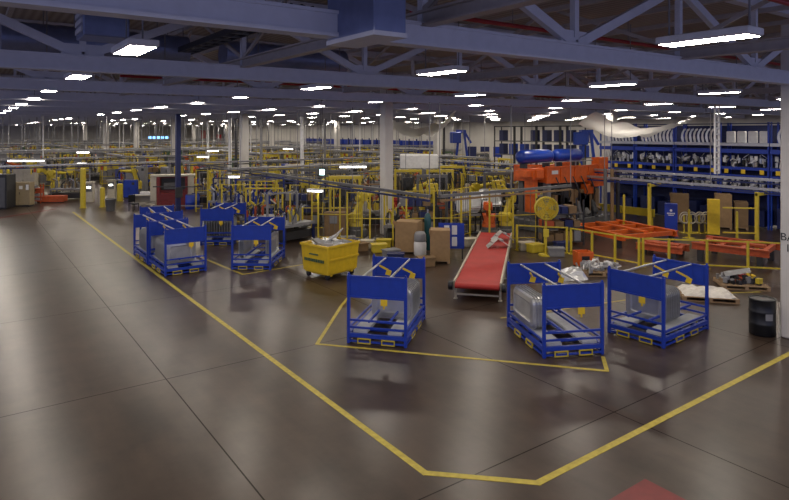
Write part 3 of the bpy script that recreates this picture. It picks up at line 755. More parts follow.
# pipes beside the press
for px, py, lab, m in ((601, 234, 'grey vertical pipe right of the orange press', 'midgrey'), (608, 234, 'brown vertical pipe right of the orange press', 'carddark'), (614, 233, 'thin dark vertical pipe right of the orange press', 'dark')):
    p = P(px, py) + Vector((1.2, 0.6, 0)); tt = thing('riser_pipe', lab, 'pipe', p)
    obj('pipe', MB().cyl((0, 0, 0), (0, 0, 3.1), 0.09), m, tt); obj('flange', MB().cyl((0, 0, 0), (0, 0, 0.03), 0.16), m, tt)
# yellow pedestal fan
p = P(546, 246); p = D(546, 24.2)
t = thing('pedestal_fan', 'big round yellow fan on a post in front of the press', 'fan', p, -YAW)
obj('post', MB().cyl((0, 0, 0.05), (0, 0, 1.62), 0.04).cyl((0, 0, 0), (0, 0, 0.05), 0.3, n=20), 'yellow', t)
fz = 1.9; R = 0.45; g = MB()
for y in (-0.16, 0.08):
    for r in (0.12, 0.22, 0.32, 0.40, R): 
        ys = y if r > 0.4 else y - 0.03 if y < 0 else y + 0.03
        g.tube([(r * cos(2 * pi * k / 28), ys, fz + r * sin(2 * pi * k / 28)) for k in range(29)], 0.011 if r < R else 0.02, 6)
    for k in range(28): a = 2 * pi * k / 28; g.bar((0.1 * cos(a), y - 0.03, fz + 0.1 * sin(a)), (R * cos(a), y, fz + R * sin(a)), 0.012)
obj('guard', g, 'yellow', t)
obj('shroud', MB().rings([[(r * cos(2 * pi * k / 28), y, fz + r * sin(2 * pi * k / 28)) for k in range(28)] for r, y in ((R + 0.01, -0.12), (R + 0.01, 0.06), (R - 0.005, 0.06), (R - 0.005, -0.12))], 0, True, False), 'yellow', t)
bl = MB()
for k in range(4):
    a = pi / 4 + pi / 2 * k; d0 = Vector((cos(a), 0, sin(a))); n0 = Vector((-sin(a), 0, cos(a)))
    bl.add([tuple(Vector((0, -0.04, fz)) + d0 * 0.06 - n0 * 0.06 + Vector((0, 0.03, 0))), tuple(Vector((0, -0.04, fz)) + d0 * 0.06 + n0 * 0.06 - Vector((0, 0.03, 0))), tuple(Vector((0, -0.04, fz)) + d0 * 0.40 + n0 * 0.2 - Vector((0, 0.05, 0))), tuple(Vector((0, -0.04, fz)) + d0 * 0.40 - n0 * 0.16 + Vector((0, 0.05, 0)))], [(0, 1, 2, 3)])
bl.cyl((0, -0.1, fz), (0, 0.02, fz), 0.08)
obj('blades', bl, 'tagyellow', t); obj('motor', MB().cyl((0, 0.1, fz), (0, 0.34, fz), 0.1, n=14), 'dark', t, 'dark motor housing')
obj('junction_box', MB().box(-0.1, 0.1, -0.06, 0.06, 0.75, 1.05), 'yellow', t)

# ------------------------------------------------------------------ library of shop-floor machines
def robot_parts(a1=-0.5, a2=1.0, col='yellow'):
    """base, turning column, lower arm, upper arm, wrist"""
    r = []
    r.append(('base', MB().box(-0.4, 0.4, -0.4, 0.4, 0, 0.35, ch=0.03).cyl((0, 0, 0.35), (0, 0, 0.5), 0.33, n=14), 'midgrey'))
    r.append(('turning_column', MB().cyl((0, 0, 0.5), (0, 0, 0.72), 0.34, 0.3, 14).box(-0.26, 0.26, -0.2, 0.3, 0.66, 1.1, ch=0.05).cyl((-0.32, 0, 0.95), (0.32, 0, 0.95), 0.17, n=12), col))
    e = Vector((0, -sin(a1) * 0.95, 0.95 + cos(a1) * 0.95))
    m = MB(); m.bar((0, 0, 0.95), e, 0.2, 0.28); m.cyl((-0.2, e.y, e.z), (0.2, e.y, e.z), 0.19, n=12); r.append(('lower_arm', m, col))
    w = e + Vector((0, -sin(a2), cos(a2))) * 1.0
    m = MB(); m.cyl(tuple(e - (w - e) * 0.3), tuple(w), 0.15, 0.09, 10); m.box(-0.17, 0.17, e.y - 0.18, e.y + 0.18, e.z - 0.1, e.z + 0.2); r.append(('upper_arm', m, col))
    m = MB().cyl(tuple(w), tuple(w + Vector((0, -0.12, -0.12))), 0.08, n=8); m.bar(w + Vector((0, -0.12, -0.12)), w + Vector((0, -0.2, -0.45)), 0.08); m.box(-0.3, 0.3, w.y - 0.26, w.y - 0.14, w.z - 0.55, w.z - 0.45); r.append(('gripper', m, 'dark'))
    m = MB().tube([(0.2, 0.1, 0.6), (0.34, e.y * 0.5 + 0.2, 1.3), (0.25, e.y + 0.1, e.z + 0.3), (0.12, w.y, w.z + 0.12)], 0.035, 6); r.append(('cable_dress', m, 'dark'))
    return r
def make_robot(loc, rz, label, a1=-0.5, a2=1.0, col='yellow', group=None):
    placed.append((loc[0], loc[1]))
    t = thing('robot_arm', label, 'robot', loc, rz, group)
    for n, m, c in robot_parts(a1, a2, col): obj(n, m, c, t)
    return t
def merge(ps):
    out = MB(); mats = []
    for n, m, c in ps:
        cs = c if isinstance(c, (list, tuple)) else [c]
        mp = []
        for k in cs:
            if k not in mats: mats.append(k)
            mp.append(mats.index(k))
        o = len(out.v); out.v += m.v; out.f += [tuple(o + i for i in f) for f in m.f]; out.m += [mp[i] for i in m.m]; out.s += m.s
    return out, mats
def fixture_parts(sd, cols, w=1.6, l=1.0):
    random.seed(sd); r = []
    m = MB().box(-w / 2, w / 2, -l / 2, l / 2, 0.72, 0.84)
    r.append(('table_top', m, 'grey'))
    m = MB()
    for x in (-w / 2 + .06, w / 2 - .06):
        for y in (-l / 2 + .06, l / 2 - .06): m.box(x - .05, x + .05, y - .05, y + .05, 0, 0.72)
    r.append(('table_leg', m, cols[0]))
    m = MB().box(-w / 2 + .05, w / 2 - .05, -l / 2 + .1, l / 2 - .1, 0.15, 0.5)
    r.append(('valve_box', m, 'dark'))
    m = MB()
    for k in range(13):
        x = random.uniform(-w / 2 + .1, w / 2 - .1); y = random.uniform(-l / 2 + .1, l / 2 - .1); h = random.uniform(0.15, 0.6); mi = random.randrange(len(cols))
        m.box(x - .05, x + .05, y - .05, y + .05, 0.84, 0.84 + h, mi)
        m.bar((x, y, 0.84 + h), (x + random.uniform(-.3, .3), y + random.uniform(-.2, .2), 0.9 + h + random.uniform(0, .2)), 0.07, 0.07, random.randrange(len(cols)))
    r.append(('clamp', m, cols))
    m = MB()
    for k in range(4):
        x = random.uniform(-w / 2, w / 2); y = random.uniform(-l / 2, l / 2)
        m.tube([(x, y, 0.6), (x + .15, y + .1, 1.1), (x + .05, y - .1, 1.5), (x - .1, y, 1.0)], 0.02, 6)
    r.append(('hose', m, 'dark'))
    m = MB().box(-w / 2, -w / 2 + .08, l / 2 - .08, l / 2, 0.84, 2.1).box(w / 2 - .08, w / 2, l / 2 - .08, l / 2, 0.84, 2.1).box(-w / 2, w / 2, l / 2 - .08, l / 2, 2.1, 2.17)
    r.append(('gantry', m, cols[1 % len(cols)]))
    return r
def cabinet_parts(col, w=0.9, d=0.5, h=1.7, door='grey'):
    r = [('housing', MB().box(-w / 2, w / 2, -d / 2, d / 2, 0.08, h, ch=0.015), col), ('plinth', MB().box(-w / 2 + .03, w / 2 - .03, -d / 2 + .03, d / 2 - .03, 0, 0.08), 'dark')]
    for k in (0, 1):
        x0 = -w / 2 + .02 + k * (w / 2 - .01)
        r.append(('door', MB().box(x0, x0 + w / 2 - .03, -d / 2 - .018, -d / 2, 0.12, h - .06, ch=0.005), col))
    r.append(('handle', MB().box(-0.04, -0.02, -d / 2 - .05, -d / 2 - .018, h * .5, h * .5 + .16), 'dark'))
    r.append(('vent_panel', MB().box(w / 2 - .3, w / 2 - .1, -d / 2 - .024, -d / 2 - .018, h - .35, h - .15), 'dark'))
    return r
def rackp(w, d, h, col, nl, binc, sd):
    random.seed(sd); r = []
    m = MB()
    for x in (-w / 2, w / 2 - .06):
        for y in (-d / 2, d / 2 - .06): m.box(x, x + .06, y, y + .06, 0, h)
    r.append(('upright', m, col)); m = MB(); b = MB()
    for k in range(nl):
        z = 0.15 + k * (h - .2) / nl; m.box(-w / 2, w / 2, -d / 2, d / 2, z, z + .05); x = -w / 2 + .1
        while x < w / 2 - .35:
            q = random.uniform(.25, .45); hh = (h - .2) / nl * random.uniform(.4, .75); b.box(x, min(x + q, w / 2 - .08), -d / 2 + .05, d / 2 - .05, z + .05, z + .05 + hh, random.randrange(len(binc))); x += q + .05
    r.append(('shelf', m, col)); r.append(('bin', b, binc))
    return r
placed = []
def build(ps, name, label, cat, loc, rz, group=None):
    placed.append((loc[0], loc[1]))
    t = thing(name, label, cat, loc, rz, group)
    for n, m, c in ps:
        if n in ('table_leg', 'clamp', 'hose', 'upright', 'shelf', 'bin', 'hanger', 'post', 'lamp', 'rail'): objs(n, m, c, t)
        else: obj(n, m, c, t)
    return t
def tower_parts(cols, sd):
    """tall welding station: twin posts, head, cable loops"""
    random.seed(sd); r = []
    r.append(('station_frame', MB().box(-.8, -.68, -.1, .1, 0, 2.6).box(.68, .8, -.1, .1, 0, 2.6).box(-.8, .8, -.12, .12, 2.6, 2.75).box(-.9, .9, -.4, .4, 0, .1).box(-.68, .68, -.06, .06, 1.1, 1.18), cols[0]))
    r.append(('weld_head', MB().box(-.3, .3, -.25, .25, 1.6, 2.3, ch=.03).cyl((0, 0, 1.3), (0, 0, 1.6), .1).box(-.12, .12, -.5, -.25, 1.8, 2.1), cols[1]))
    m = MB()
    for k in range(5): x = -.6 + .3 * k; m.tube([(x, 0, 2.6), (x + .1, -.25, 2.2), (x + .25, -.3, 1.7), (x + .1, -.1, 1.4)], .025, 6)
    r.append(('hose', m, 'dark'))
    r.append(('control_panel', MB().box(.82, 1.1, -.15, .1, 1.0, 1.6, ch=.02), cols[2]))
    r.append(('part_nest', MB().box(-.5, .5, -.3, .3, .1, .9).box(-.35, .35, -.35, .2, .9, 1.15), cols[3]))
    return r
def cage_parts(col, w=2.6, h=2.5, bars=5):
    m = MB(); p = MB()
    for x in (-w / 2, 0, w / 2): p.box(x - .032, x + .032, -.032, .032, 0, h)
    for z in (.2, h * .5, h - .05): m.box(-w / 2, w / 2, -.015, .015, z, z + .035)
    g = MB()
    for k in range(1, bars * 2): x = -w / 2 + k * w / (bars * 2); g.box(x - .008, x + .008, -.008, .008, .25, h - .05)
    return [('post', p, col), ('rail', m, col), ('wire_infill', g, 'midgrey')]

# ------------------------------------------------------------------ placed machines at the edge of the cells, left to right
FW = lambda px, py: P(px, py)
XR, YR = 0.0, pi / 2
p = FW(4, 209); build([('housing', MB().box(-1.4, .15, 0, 1.2, 0, 2.2, ch=.03), 'dark'), ('door', MB().box(-1.2, .05, -.03, 0, .1, 2.0), 'midgrey')] , 'machine_cabinet', 'dark machine enclosure at the left edge of the picture', 'machine', p, -0.5)
p = FW(22.5, 206); t = build(cabinet_parts('tan', 1.25, .6, 1.6), 'control_cabinet', 'tan control cabinet with white paper notes, left end of the cells', 'cabinet', p, -0.55)
obj('paper_note', MB().box(-.05, .17, -.33, -.322, 1.15, 1.37), 'white', t, 'white paper note'); obj('paper_note', MB().box(.38, .56, -.33, -.322, 1.1, 1.45), 'white', t, 'white paper note')
p = FW(12, 207); one('notice_board', MB().box(-.2, .2, 0, .03, .7, 1.6).box(-.02, .02, .03, .06, 0, 1.6), 'white', 'white notice board panel left of the tan control cabinet', 'notice board', p + Vector((-.1, .1, 0)), -.5)
p = FW(36, 203); build(rackp(.85, .5, 1.3, 'rust', 4, ['rust', 'carddark', 'grey'], 3), 'parts_shelf', 'reddish brown shelf of parts right of the tan cabinet', 'shelf', p, -.5)
p = FW(44, 203); t = thing('scrap_skid', 'low rust-orange skid tray at the left end of the cells', 'skid', p + Vector((.5, .3, 0)), -.5)
obj('tray', MB().box(-.8, .9, -.4, .4, .05, .45), 'rust', t); obj('runner', MB().box(-.8, .8, -.35, .35, 0, .05), 'dark', t)
p = FW(64, 201) + Vector((.5, .8, 0)); build(fixture_parts(41, ['midgrey', 'grey', 'dark', 'carddark', 'steel'], 2.4, 1.1), 'tooling_fixture', 'grey clamping fixture behind the orange skid, left end of cells', 'fixture', p, -.5)
p = FW(49, 200) + Vector((.6, 1.6, 0)); make_robot(p, 1.2, 'yellow robot arm reaching over the orange skid at the left', -.3, 1.6)
def bollard(px, py, h, label, r=.11):
    p = FW(px, py); t = thing('bollard', label, 'bollard', p)
    obj('post', MB().cyl((0, 0, 0), (0, 0, h - .06), r, n=14).cyl((0, 0, h - .06), (0, 0, h), r, r * .5, 14), 'yellow', t); obj('base_plate', MB().box(-.2, .2, -.2, .2, 0, .015), 'yellow', t)
bollard(83, 208, 2.6, 'tall thick yellow post left of the beige kiosks', .17)
bollard(102.5, 207, 1.3, 'short yellow bollard between the two beige kiosks', .15)
bollard(120, 201, 1.25, 'yellow bollard right of the second beige kiosk', .2)
bollard(8, 207, 2.5, 'yellow post at the left edge beside the dark enclosure', .1)
bollard(209, 210, 2.5, 'tall yellow post left of the blue tooling, right of the red kiosk', .13)
def kiosk(px, py, label):
    p = FW(px, py); t = thing('operator_kiosk', label, 'kiosk', p, -.5)
    obj('pedestal', MB().box(-.25, .25, -.2, .2, 0, 1.35, ch=.02), 'cream', t); obj('panel_face', MB().box(-.2, .2, -.22, -.2, .75, 1.25), 'midgrey', t)
    obj('task_lamp', MB().box(-.12, .12, -.26, -.22, 1.0, 1.1), 'tasklens', t, 'small bright lamp'); obj('hood', MB().box(-.3, .3, -.3, .22, 1.35, 1.42), 'cream', t)
kiosk(90, 202, 'beige operator kiosk with a small bright lamp right of the thick yellow post')
kiosk(112, 199, 'second beige operator kiosk behind the grey trash bin')
p = FW(110.5, 211); t = thing('trash_bin', 'grey plastic trash bin by the yellow bollards', 'bin', p)
obj('tub', MB().lathe([(.24, 0), (.31, .7), (.33, .72), (.33, .76), (.29, .76), (.28, .7), (.22, .05), (.0001, .05)], 20), 'midgrey', t); obj('rim', MB().lathe([(.32, .73), (.345, .745), (.345, .765), (.32, .775)], 20, caps=False), 'grey', t)
p = FW(128, 199) + Vector((.3, .5, 0)); build(cabinet_parts('blue', .9, .6, 1.35), 'tool_cabinet', 'dark blue tool cabinet left of the red kiosk', 'cabinet', p, -.5)
p = FW(140, 207); t = thing('office_desk', 'cream desk heaped with papers left of the red kiosk', 'desk', p + Vector((.4, .4, 0)), -.5)
obj('desk_top', MB().box(-.8, .8, -.35, .35, .7, .75), 'cream', t); obj('side_panel', MB().box(-.78, -.72, -.33, .33, 0, .7), 'cream', t); obj('side_panel', MB().box(.72, .78, -.33, .33, 0, .7), 'cream', t); obj('modesty_panel', MB().box(-.72, .72, .28, .31, .2, .7), 'cream', t)
one('paper_stack', MB().box(-.3, .3, -.2, .2, 0, .2).box(.32, .6, -.2, .2, 0, .14), 'white', 'stack of papers on the cream desk', 'papers', p + Vector((.4, .4, .75)), -.3)
p = FW(134, 211); t = thing('office_chair', 'dark chair in front of the cream desk', 'chair', p, .4)
obj('seat', MB().box(-.24, .24, -.24, .24, .42, .5, ch=.03), 'black', t); obj('backrest', MB().box(-.24, .24, .2, .26, .55, 1.0, ch=.02), 'black', t)
objs('leg', MB().bar((-.2, -.2, 0), (-.2, -.2, .42), .03).bar((.2, -.2, 0), (.2, -.2, .42), .03).bar((-.2, .22, 0), (-.2, .22, .56), .03).bar((.2, .22, 0), (.2, .22, .56), .03), 'dark', t)
# red kiosk with cream side panels
p = FW(173, 208); t = thing('red_booth', 'dark red machine booth with cream side panels', 'booth', p, -.36)
obj('cabinet', MB().box(-.95, .85, 0, 1.0, 0, 1.0).box(-.95, .85, .6, 1.0, 1.0, 2.0), 'kioskred', t)
obj('frame_post', MB().box(-1.0, -.8, -.04, .1, 0, 2.05), 'kioskred', t); obj('frame_post', MB().box(.75, .9, -.04, .1, 0, 2.05), 'kioskred', t); obj('canopy', MB().box(-1.4, 1.35, -.06, 1.0, 2.05, 2.15), 'cream', t)
obj('side_panel', MB().box(-1.38, -1.02, 0, .05, .5, 2.03), 'cream', t); obj('side_panel', MB().box(.92, 1.3, 0, .05, .5, 2.03), 'cream', t)
obj('window_opening', MB().box(-.78, .73, .55, .6, 1.15, 1.9), 'dark', t); obj('control_panel', MB().box(-.6, .2, .4, .55, 1.2, 1.6), 'midgrey', t); obj('drawer', MB().box(-.75, .3, -.03, 0, .55, .9), 'kioskred', t); obj('drawer', MB().box(-.75, .3, -.03, 0, .12, .5), 'kioskred', t)
for k, (px, py) in enumerate(((190, 209), (195, 207))):
    p = FW(px, py); t = thing('plastic_drum', ('blue drum right of the red booth, nearer one', 'blue drum right of the red booth, farther one')[k], 'drum', p)
    obj('barrel', MB().lathe([(.26, 0), (.29, .05), (.29, .4), (.30, .42), (.29, .44), (.29, .84), (.26, .9)], 18), 'blue', t); obj('lid', MB().lathe([(.27, .9), (.27, .93), (.2, .94)], 18), 'navy', t)
# dark blue pole with arms
p = FW(178, 216); t = thing('utility_pole', 'dark blue utility pole standing in front of the red booth', 'pole', p)
obj('shaft', MB().box(-.13, .13, -.13, .13, 0, 6.0), 'navy', t); obj('base_plate', MB().box(-.3, .3, -.3, .3, 0, .03), 'navy', t)
obj('cross_arm', MB().bar((-1.2, .85, 1.72), (1.2, -.85, 1.72), .06), 'dark', t); obj('cross_arm', MB().bar((-1.2, .85, .6), (1.2, -.85, .6), .06), 'grey', t); obj('socket_box', MB().box(-.2, .2, -.25, -.13, 1.1, 1.7), 'dark', t)
# blue tooling carts behind the left racks
for k, (px, py, sd) in enumerate(((215, 216, 1), (226, 209, 2), (238, 219, 3), (249, 212, 4), (260, 222, 5), (270, 215, 6), (283, 225, 7))):
    p = FW(px, py) + Vector((.5, .6, 0))
    cols = [['blue', 'navy', 'grey', 'steel'], ['deepblue', 'yellow', 'grey', 'dark'], ['navy', 'blue', 'steel', 'cream']][k % 3]
    lab = 'blue tooling stand %s, behind the left-hand blue racks' % ('leftmost of the front row', 'leftmost of the second row', 'second in the front row', 'middle of the second row', 'third in the front row', 'rightmost of the second row', 'rightmost of the front row')[k]
    build(fixture_parts(100 + sd, cols, 1.15, .9), 'tooling_stand', lab, 'fixture', p, A(-38))
# L-shaped overhead utility rail in front of the middle cells
def utility(pts, label, z, cols=('midgrey', 'blue'), drop=None, hang=2.4, name='overhead_rail', w=.22):
    t = thing(name, label, 'overhead rail', (pts[0][0], pts[0][1], z)); o = Vector(pts[0] + (0,)) if len(pts[0]) == 2 else Vector(pts[0])
    for i in range(len(pts) - 1):
        a = Vector((pts[i][0] - o.x, pts[i][1] - o.y, 0)); b = Vector((pts[i + 1][0] - o.x, pts[i + 1][1] - o.y, 0))
        obj('rail', MB().bar(a, b, w, .1), cols[0], t); obj('conduit', MB().bar(a + Vector((0, 0, -.16)), b + Vector((0, 0, -.16)), .07, .07), cols[1], t)
        n = int((b - a).length / 6.1) + 1; h = MB()
        for k in range(n + 1):
            q = a.lerp(b, k / n); h.bar(q + Vector((0, 0, .05)), q + Vector((0, 0, 6.0 - z)), .026)
        objs('hanger', h, 'grey', t)
    return t
utility([(13.2, 42), (13.2, 16.4)], 'overhead rail with blue conduit above the front of the middle cells', 2.72, ('midgrey', 'navy'), w=.14)
utility([(13.5, 16.2), (20.6, 16.2)], 'dark overhead rail passing above the far end of the red belt', 2.72, ('midgrey', 'carddark'), w=.1)
utility([(12, 33.2), (23, 33.2)], 'wide grey overhead rail left of the white column', 2.85, ('grey', 'grey'), w=.7)
utility([(12, 31), (23, 31)], 'thin grey overhead rail in front of the wide one', 2.5, ('midgrey', 'grey'), w=.15)
utility([(11, 38), (33, 38)], 'grey overhead rail behind the wide one left of the white column', 3.0, ('grey', 'midgrey'), w=.4)
t = utility([(27, 40), (27, 8)], 'upper grey overhead pipe in front of the blue storage racks', 2.98, ('steel', 'navy'), w=.16)
utility([(26.4, 40), (26.4, 8)], 'lower grey overhead pipe in front of the blue storage racks', 2.64, ('steel', 'navy'), w=.16)
for px, lab in ((659, 'tall yellow post below the overhead pipes near the blue cabinet'), (766, 'tall yellow post below the overhead pipes near the lettered column')):
    q = D(px, 24.6 if px > 700 else 28.6); t = thing('guard_post', lab, 'post', (q.x - .8, q.y, 0)); 
    obj('post', MB().box(-.06, .06, -.06, .06, 0, 2.55), 'yellow', t); obj('base_plate', MB().box(-.15, .15, -.15, .15, 0, .02), 'yellow', t); obj('bracket', MB().box(-.06, .9, -.05, .05, 2.4, 2.5), 'yellow', t)
    if px > 700: obj('side_arm', MB().bar((0, 0, 1.9), (-.9, .9, 1.9), .05), 'yellow', t); obj('side_arm', MB().bar((0, 0, .9), (-.9, .9, .9), .05), 'yellow', t)
# lattice mast
q = D(717, 26.0); t = thing('lattice_mast', 'white lattice mast hanging from the roof above the grey pipes', 'mast', (q.x, q.y, 3.15))
for x in (-.17, .17): obj('rail', MB().box(x - .035, x + .035, -.035, .035, 0, 2.9), 'white', t)
m = MB()
for k in range(11): m.box(-.14, .14, -.025, .025, .12 + .26 * k, .18 + .26 * k)
objs('rung', m, 'white', t)
# safety fences (tall yellow frames)
def fence(px, py, w, h, rz, label, bars=4):
    return build(cage_parts('yellow', w, h, bars), 'safety_fence', label, 'fence', FW(px, py), rz)
fence(312, 232, 2.2, 2.35, A(-40), 'tall yellow safety frame behind the yellow cart')
fence(340, 242, 2.0, 2.45, A(-42), 'tall yellow safety fence left of the white column')
fence(370, 246, 2.0, 2.35, A(-40), 'yellow safety fence just left of the white column base')
fence(434, 247, 2.4, 2.45, A(-30), 'yellow safety fence between the cartons and the belt conveyor')
fence(461, 240, 1.8, 2.4, A(20), 'yellow safety fence left of the red belt conveyor end')
fence(513, 243, 2.2, 2.45, A(-25), 'yellow safety fence at the right side of the red belt')
fence(484, 229, 2.4, 1.2, A(-35), 'low yellow safety fence behind the red belt conveyor', 2)
fence(250, 226, 3.0, 2.2, A(-38), 'yellow safety fence behind the blue tooling stands')
fence(220, 212, 3.0, 2.6, A(-38), 'yellow safety fence behind the left end of the blue tooling stands')
# cartons, boards, drum
def carton(px, py, w, d, h, rz, label, col='card'):
    p = FW(px, py); t = thing('cardboard_box', label, 'box', p + Vector((.2, .35, 0)), rz)
    obj('carton', MB().box(-w / 2, w / 2, -d / 2, d / 2, .12, h), col, t); obj('flap', MB().bar((-w / 2, -d / 2, h), (-w / 2 - .02, -d / 2 - .12, h - .12), .01, .3), col, t)
    obj('pallet_base', MB().box(-w / 2, w / 2, -d / 2, d / 2, .08, .12).box(-w / 2, -w / 2 + .1, -d / 2, d / 2, 0, .08).box(w / 2 - .1, w / 2, -d / 2, d / 2, 0, .08), 'wood', t)
    return t
carton(410, 254, .95, .8, 1.3, A(-52), 'tall brown cardboard carton right of the white column')
carton(442, 264, .75, .7, 1.25, A(-40), 'brown cardboard carton left of the red belt conveyor')
t = carton(336, 239, 1.0, .6, 1.2, A(-38), 'brown cardboard carton with a window panel behind the yellow cart', 'carddark')
obj('panel', MB().box(-.25, .1, -.31, -.301, .7, 1.05), 'grey', t)
carton(728, 229, .75, .9, 1.75, A(-60), 'tall brown carton stack right of the yellow panel')
carton(746, 230, .6, .8, 1.4, A(-60), 'dark brown carton second right of the yellow panel', 'carddark')
carton(684, 224, .9, .7, 1.6, A(-62), 'brown carton behind the looped hoses right of the blue locker', 'carddark')
for k in range(3):
    p = D(402.5, 31.2, .02 + .32 * k); o = one('khaki_sack', MB().box(-.6, .6, -.4, .4, 0, .3, ch=.1), 'cream', ('khaki sack at the bottom of the stack right of the white column', 'middle khaki sack of the stack right of the white column', 'topmost khaki sack of the stack right of the white column')[k], 'sack', p, A(-40) + .05 * k)
p = D(402.5, 31.2, .98); t = thing('parts_bin', 'red bin on top of the khaki sacks right of the white column', 'bin', p, A(-40)); m = MB(); shell(m, -.6, .6, -.4, .4, .0, .5, .05); obj('tub', m, 'red', t); obj('rim', MB().box(-.63, .63, -.43, -.4, .44, .52).box(-.63, .63, .4, .43, .44, .52), 'red', t)
p = FW(421, 257); t = thing('plastic_barrel', 'white barrel with a grey lid beside the brown cartons', 'barrel', p + Vector((.15, .25, 0))); obj('barrel', MB().lathe([(.22, 0), (.25, .06), (.25, .5), (.22, .58)], 18), 'white', t); obj('lid', MB().lathe([(.24, .58), (.25, .62), (.24, .85), (.18, .95), (.05, .98)], 18), 'grey', t, 'grey cover')
p = FW(454, 262); t = thing('notice_board', 'blue notice board with white sheets left of the belt conveyor', 'notice board', p + Vector((.3, .5, 0)), A(-40)); obj('board', MB().box(-.5, .5, -.02, .02, .4, 1.4), 'blue', t)
for x in (-.28, .02): 
    for z in (.5, .95): obj('paper_sheet', MB().box(x, x + .2, -.03, -.02, z, z + .36), 'white', t, 'white sheet')
objs('leg', MB().box(-.45, -.4, -.02, .02, 0, .4).box(.4, .45, -.02, .02, 0, .4), 'dark', t)
p = FW(430, 252); t = thing('gas_cylinder', 'dark teal gas cylinder right of the tall brown carton', 'gas cylinder', p + Vector((.2, .4, 0))); obj('bottle', MB().lathe([(.13, 0), (.15, .03), (.15, 1.35), (.1, 1.5), (.04, 1.56)], 14), 'teal', t); obj('valve', MB().cyl((0, 0, 1.56), (0, 0, 1.7), .04), 'steel', t)
# big grey hoods on stand, robots near the belt
for k, (px, lab) in enumerate(((468, 'grey body panel hanging left behind the red belt'), (480, 'grey body panel hanging in the middle behind the red belt'), (492, 'grey body panel hanging right behind the red belt'))):
    p = D(px, 29); o = one('body_panel', stamped(1.1, .95, .1), 'dunnage' if k < 2 else 'panelsilver', lab, 'body panel', (p.x, p.y, 1.05 + .15 * k), A(-40)); o.rotation_euler = (-.5, 0, A(-30))
    t = thing('panel_stand', 'dark stand under the ' + lab.split(' behind')[0], 'stand', (p.x + .15, p.y + .3, 0), A(-30)); obj('frame', MB().box(-.5, .5, -.2, .2, 0, .1).box(-.5, -.42, -.04, .04, .1, 1.2).box(.42, .5, -.04, .04, .1, 1.2).box(-.5, .5, -.04, .04, 1.0, 1.08), 'dark', t); obj('rest', MB().box(-.4, .4, -.3, -.04, .9, 1.0), 'grey', t)
p = D(489, 28.4); make_robot(p, 2.3, 'orange robot arm behind the red belt conveyor', -.9, 1.5, 'orange')
p = D(506, 28.8); make_robot(p, 1.8, 'yellow robot arm behind the far end of the red belt', .5, -.9, 'yellow')
p = D(419, 41); t = thing('machine_hood', 'pale machine hood on legs right of the tall white column', 'machine', p, A(-36)); obj('hood', MB().box(-1.3, 1.3, -.6, .6, 2.45, 3.4, ch=.05), 'white', t); objs('leg', MB().box(-1.2, -1.1, -.5, -.4, 0, 2.45).box(1.1, 1.2, -.5, -.4, 0, 2.45).box(-1.2, -1.1, .4, .5, 0, 2.45).box(1.1, 1.2, .4, .5, 0, 2.45), 'midgrey', t); obj('lower_duct', MB().cyl((.2, -.2, 1.6), (.5, -.3, 2.45), .3, .5, 12), 'grey', t); placed.append((p.x, p.y))
# right-hand stand: blue cabinet, yellow panel, cable loops, machine parts
p = FW(671, 236); t = thing('blue_locker', 'blue locker with white lettering behind the guard rail', 'locker', p, A(-60)); obj('housing', MB().box(-.28, .28, -.2, .2, 0, 1.55, ch=.015), 'blue', t)
m = MB()
m.prism([(.055 * cos(2 * pi * i / 14), 1.24 + .055 * sin(2 * pi * i / 14)) for i in range(14)], 'y', -.208, -.2)
for k in range(6): m.box(-.17 + .058 * k, -.13 + .058 * k, -.208, -.2, 1.07, 1.13)
m.box(-.12, .12, -.208, -.2, 1.0, 1.03)
obj('lettering', m, 'white', t, 'white lettering'); obj('door_gap', MB().box(-.25, .25, -.204, -.2, .1, .12), 'navy', t)
p = FW(713.5, 235); t = thing('yellow_cabinet', 'tall plain yellow cabinet panel behind the orange frames', 'cabinet', p, A(-62)); obj('housing', MB().box(-.27, .27, -.2, .2, .05, 1.72, ch=.01), 'tagyellow', t); obj('plinth', MB().box(-.24, .24, -.18, .18, 0, .05), 'dark', t)
for k, px in enumerate((684, 691, 699, 705)):
    p = FW(px, 233); t = thing('hose_reel_stand', 'looped pale hose stand, %s between blue locker and yellow cabinet' % ('leftmost', 'second from the left', 'third from the left', 'rightmost')[k], 'hose stand', p, A(-36)); obj('post', MB().box(-.03, .03, -.03, .03, 0, .9).box(-.2, .2, -.2, .2, 0, .03), 'yellow', t)
    obj('hose_loop', MB().tube([(.25 * cos(2 * pi * i / 20), -.06, .75 + .28 * sin(2 * pi * i / 20)) for i in range(21)], .03, 6).tube([(.2 * cos(2 * pi * i / 20), -.12, .72 + .22 * sin(2 * pi * i / 20)) for i in range(21)], .03, 6), 'cream', t, 'pale coiled hose')
for px, py, h, lab in ((624, 233, 1.9, 'yellow post left of the blue locker behind the orange frame'), (650, 232, 1.5, 'short yellow post behind the orange frame'), (689, 238, 1.35, 'short yellow post left of the yellow cabinet'), (737, 241, 1.35, 'short yellow post right of the yellow cabinet')):
    bollard(px, py, h, lab, .055)
p = FW(626, 226); t = thing('yellow_barrier', 'low yellow barrier below the blue storage racks', 'barrier', p + Vector((1, .8, 0)), A(90)); obj('beam_board', MB().box(-1.8, 1.8, -.05, .05, .5, .9), 'yellow', t); objs('leg', MB().box(-1.7, -1.6, -.05, .05, 0, .5).box(1.6, 1.7, -.05, .05, 0, .5), 'yellow', t)

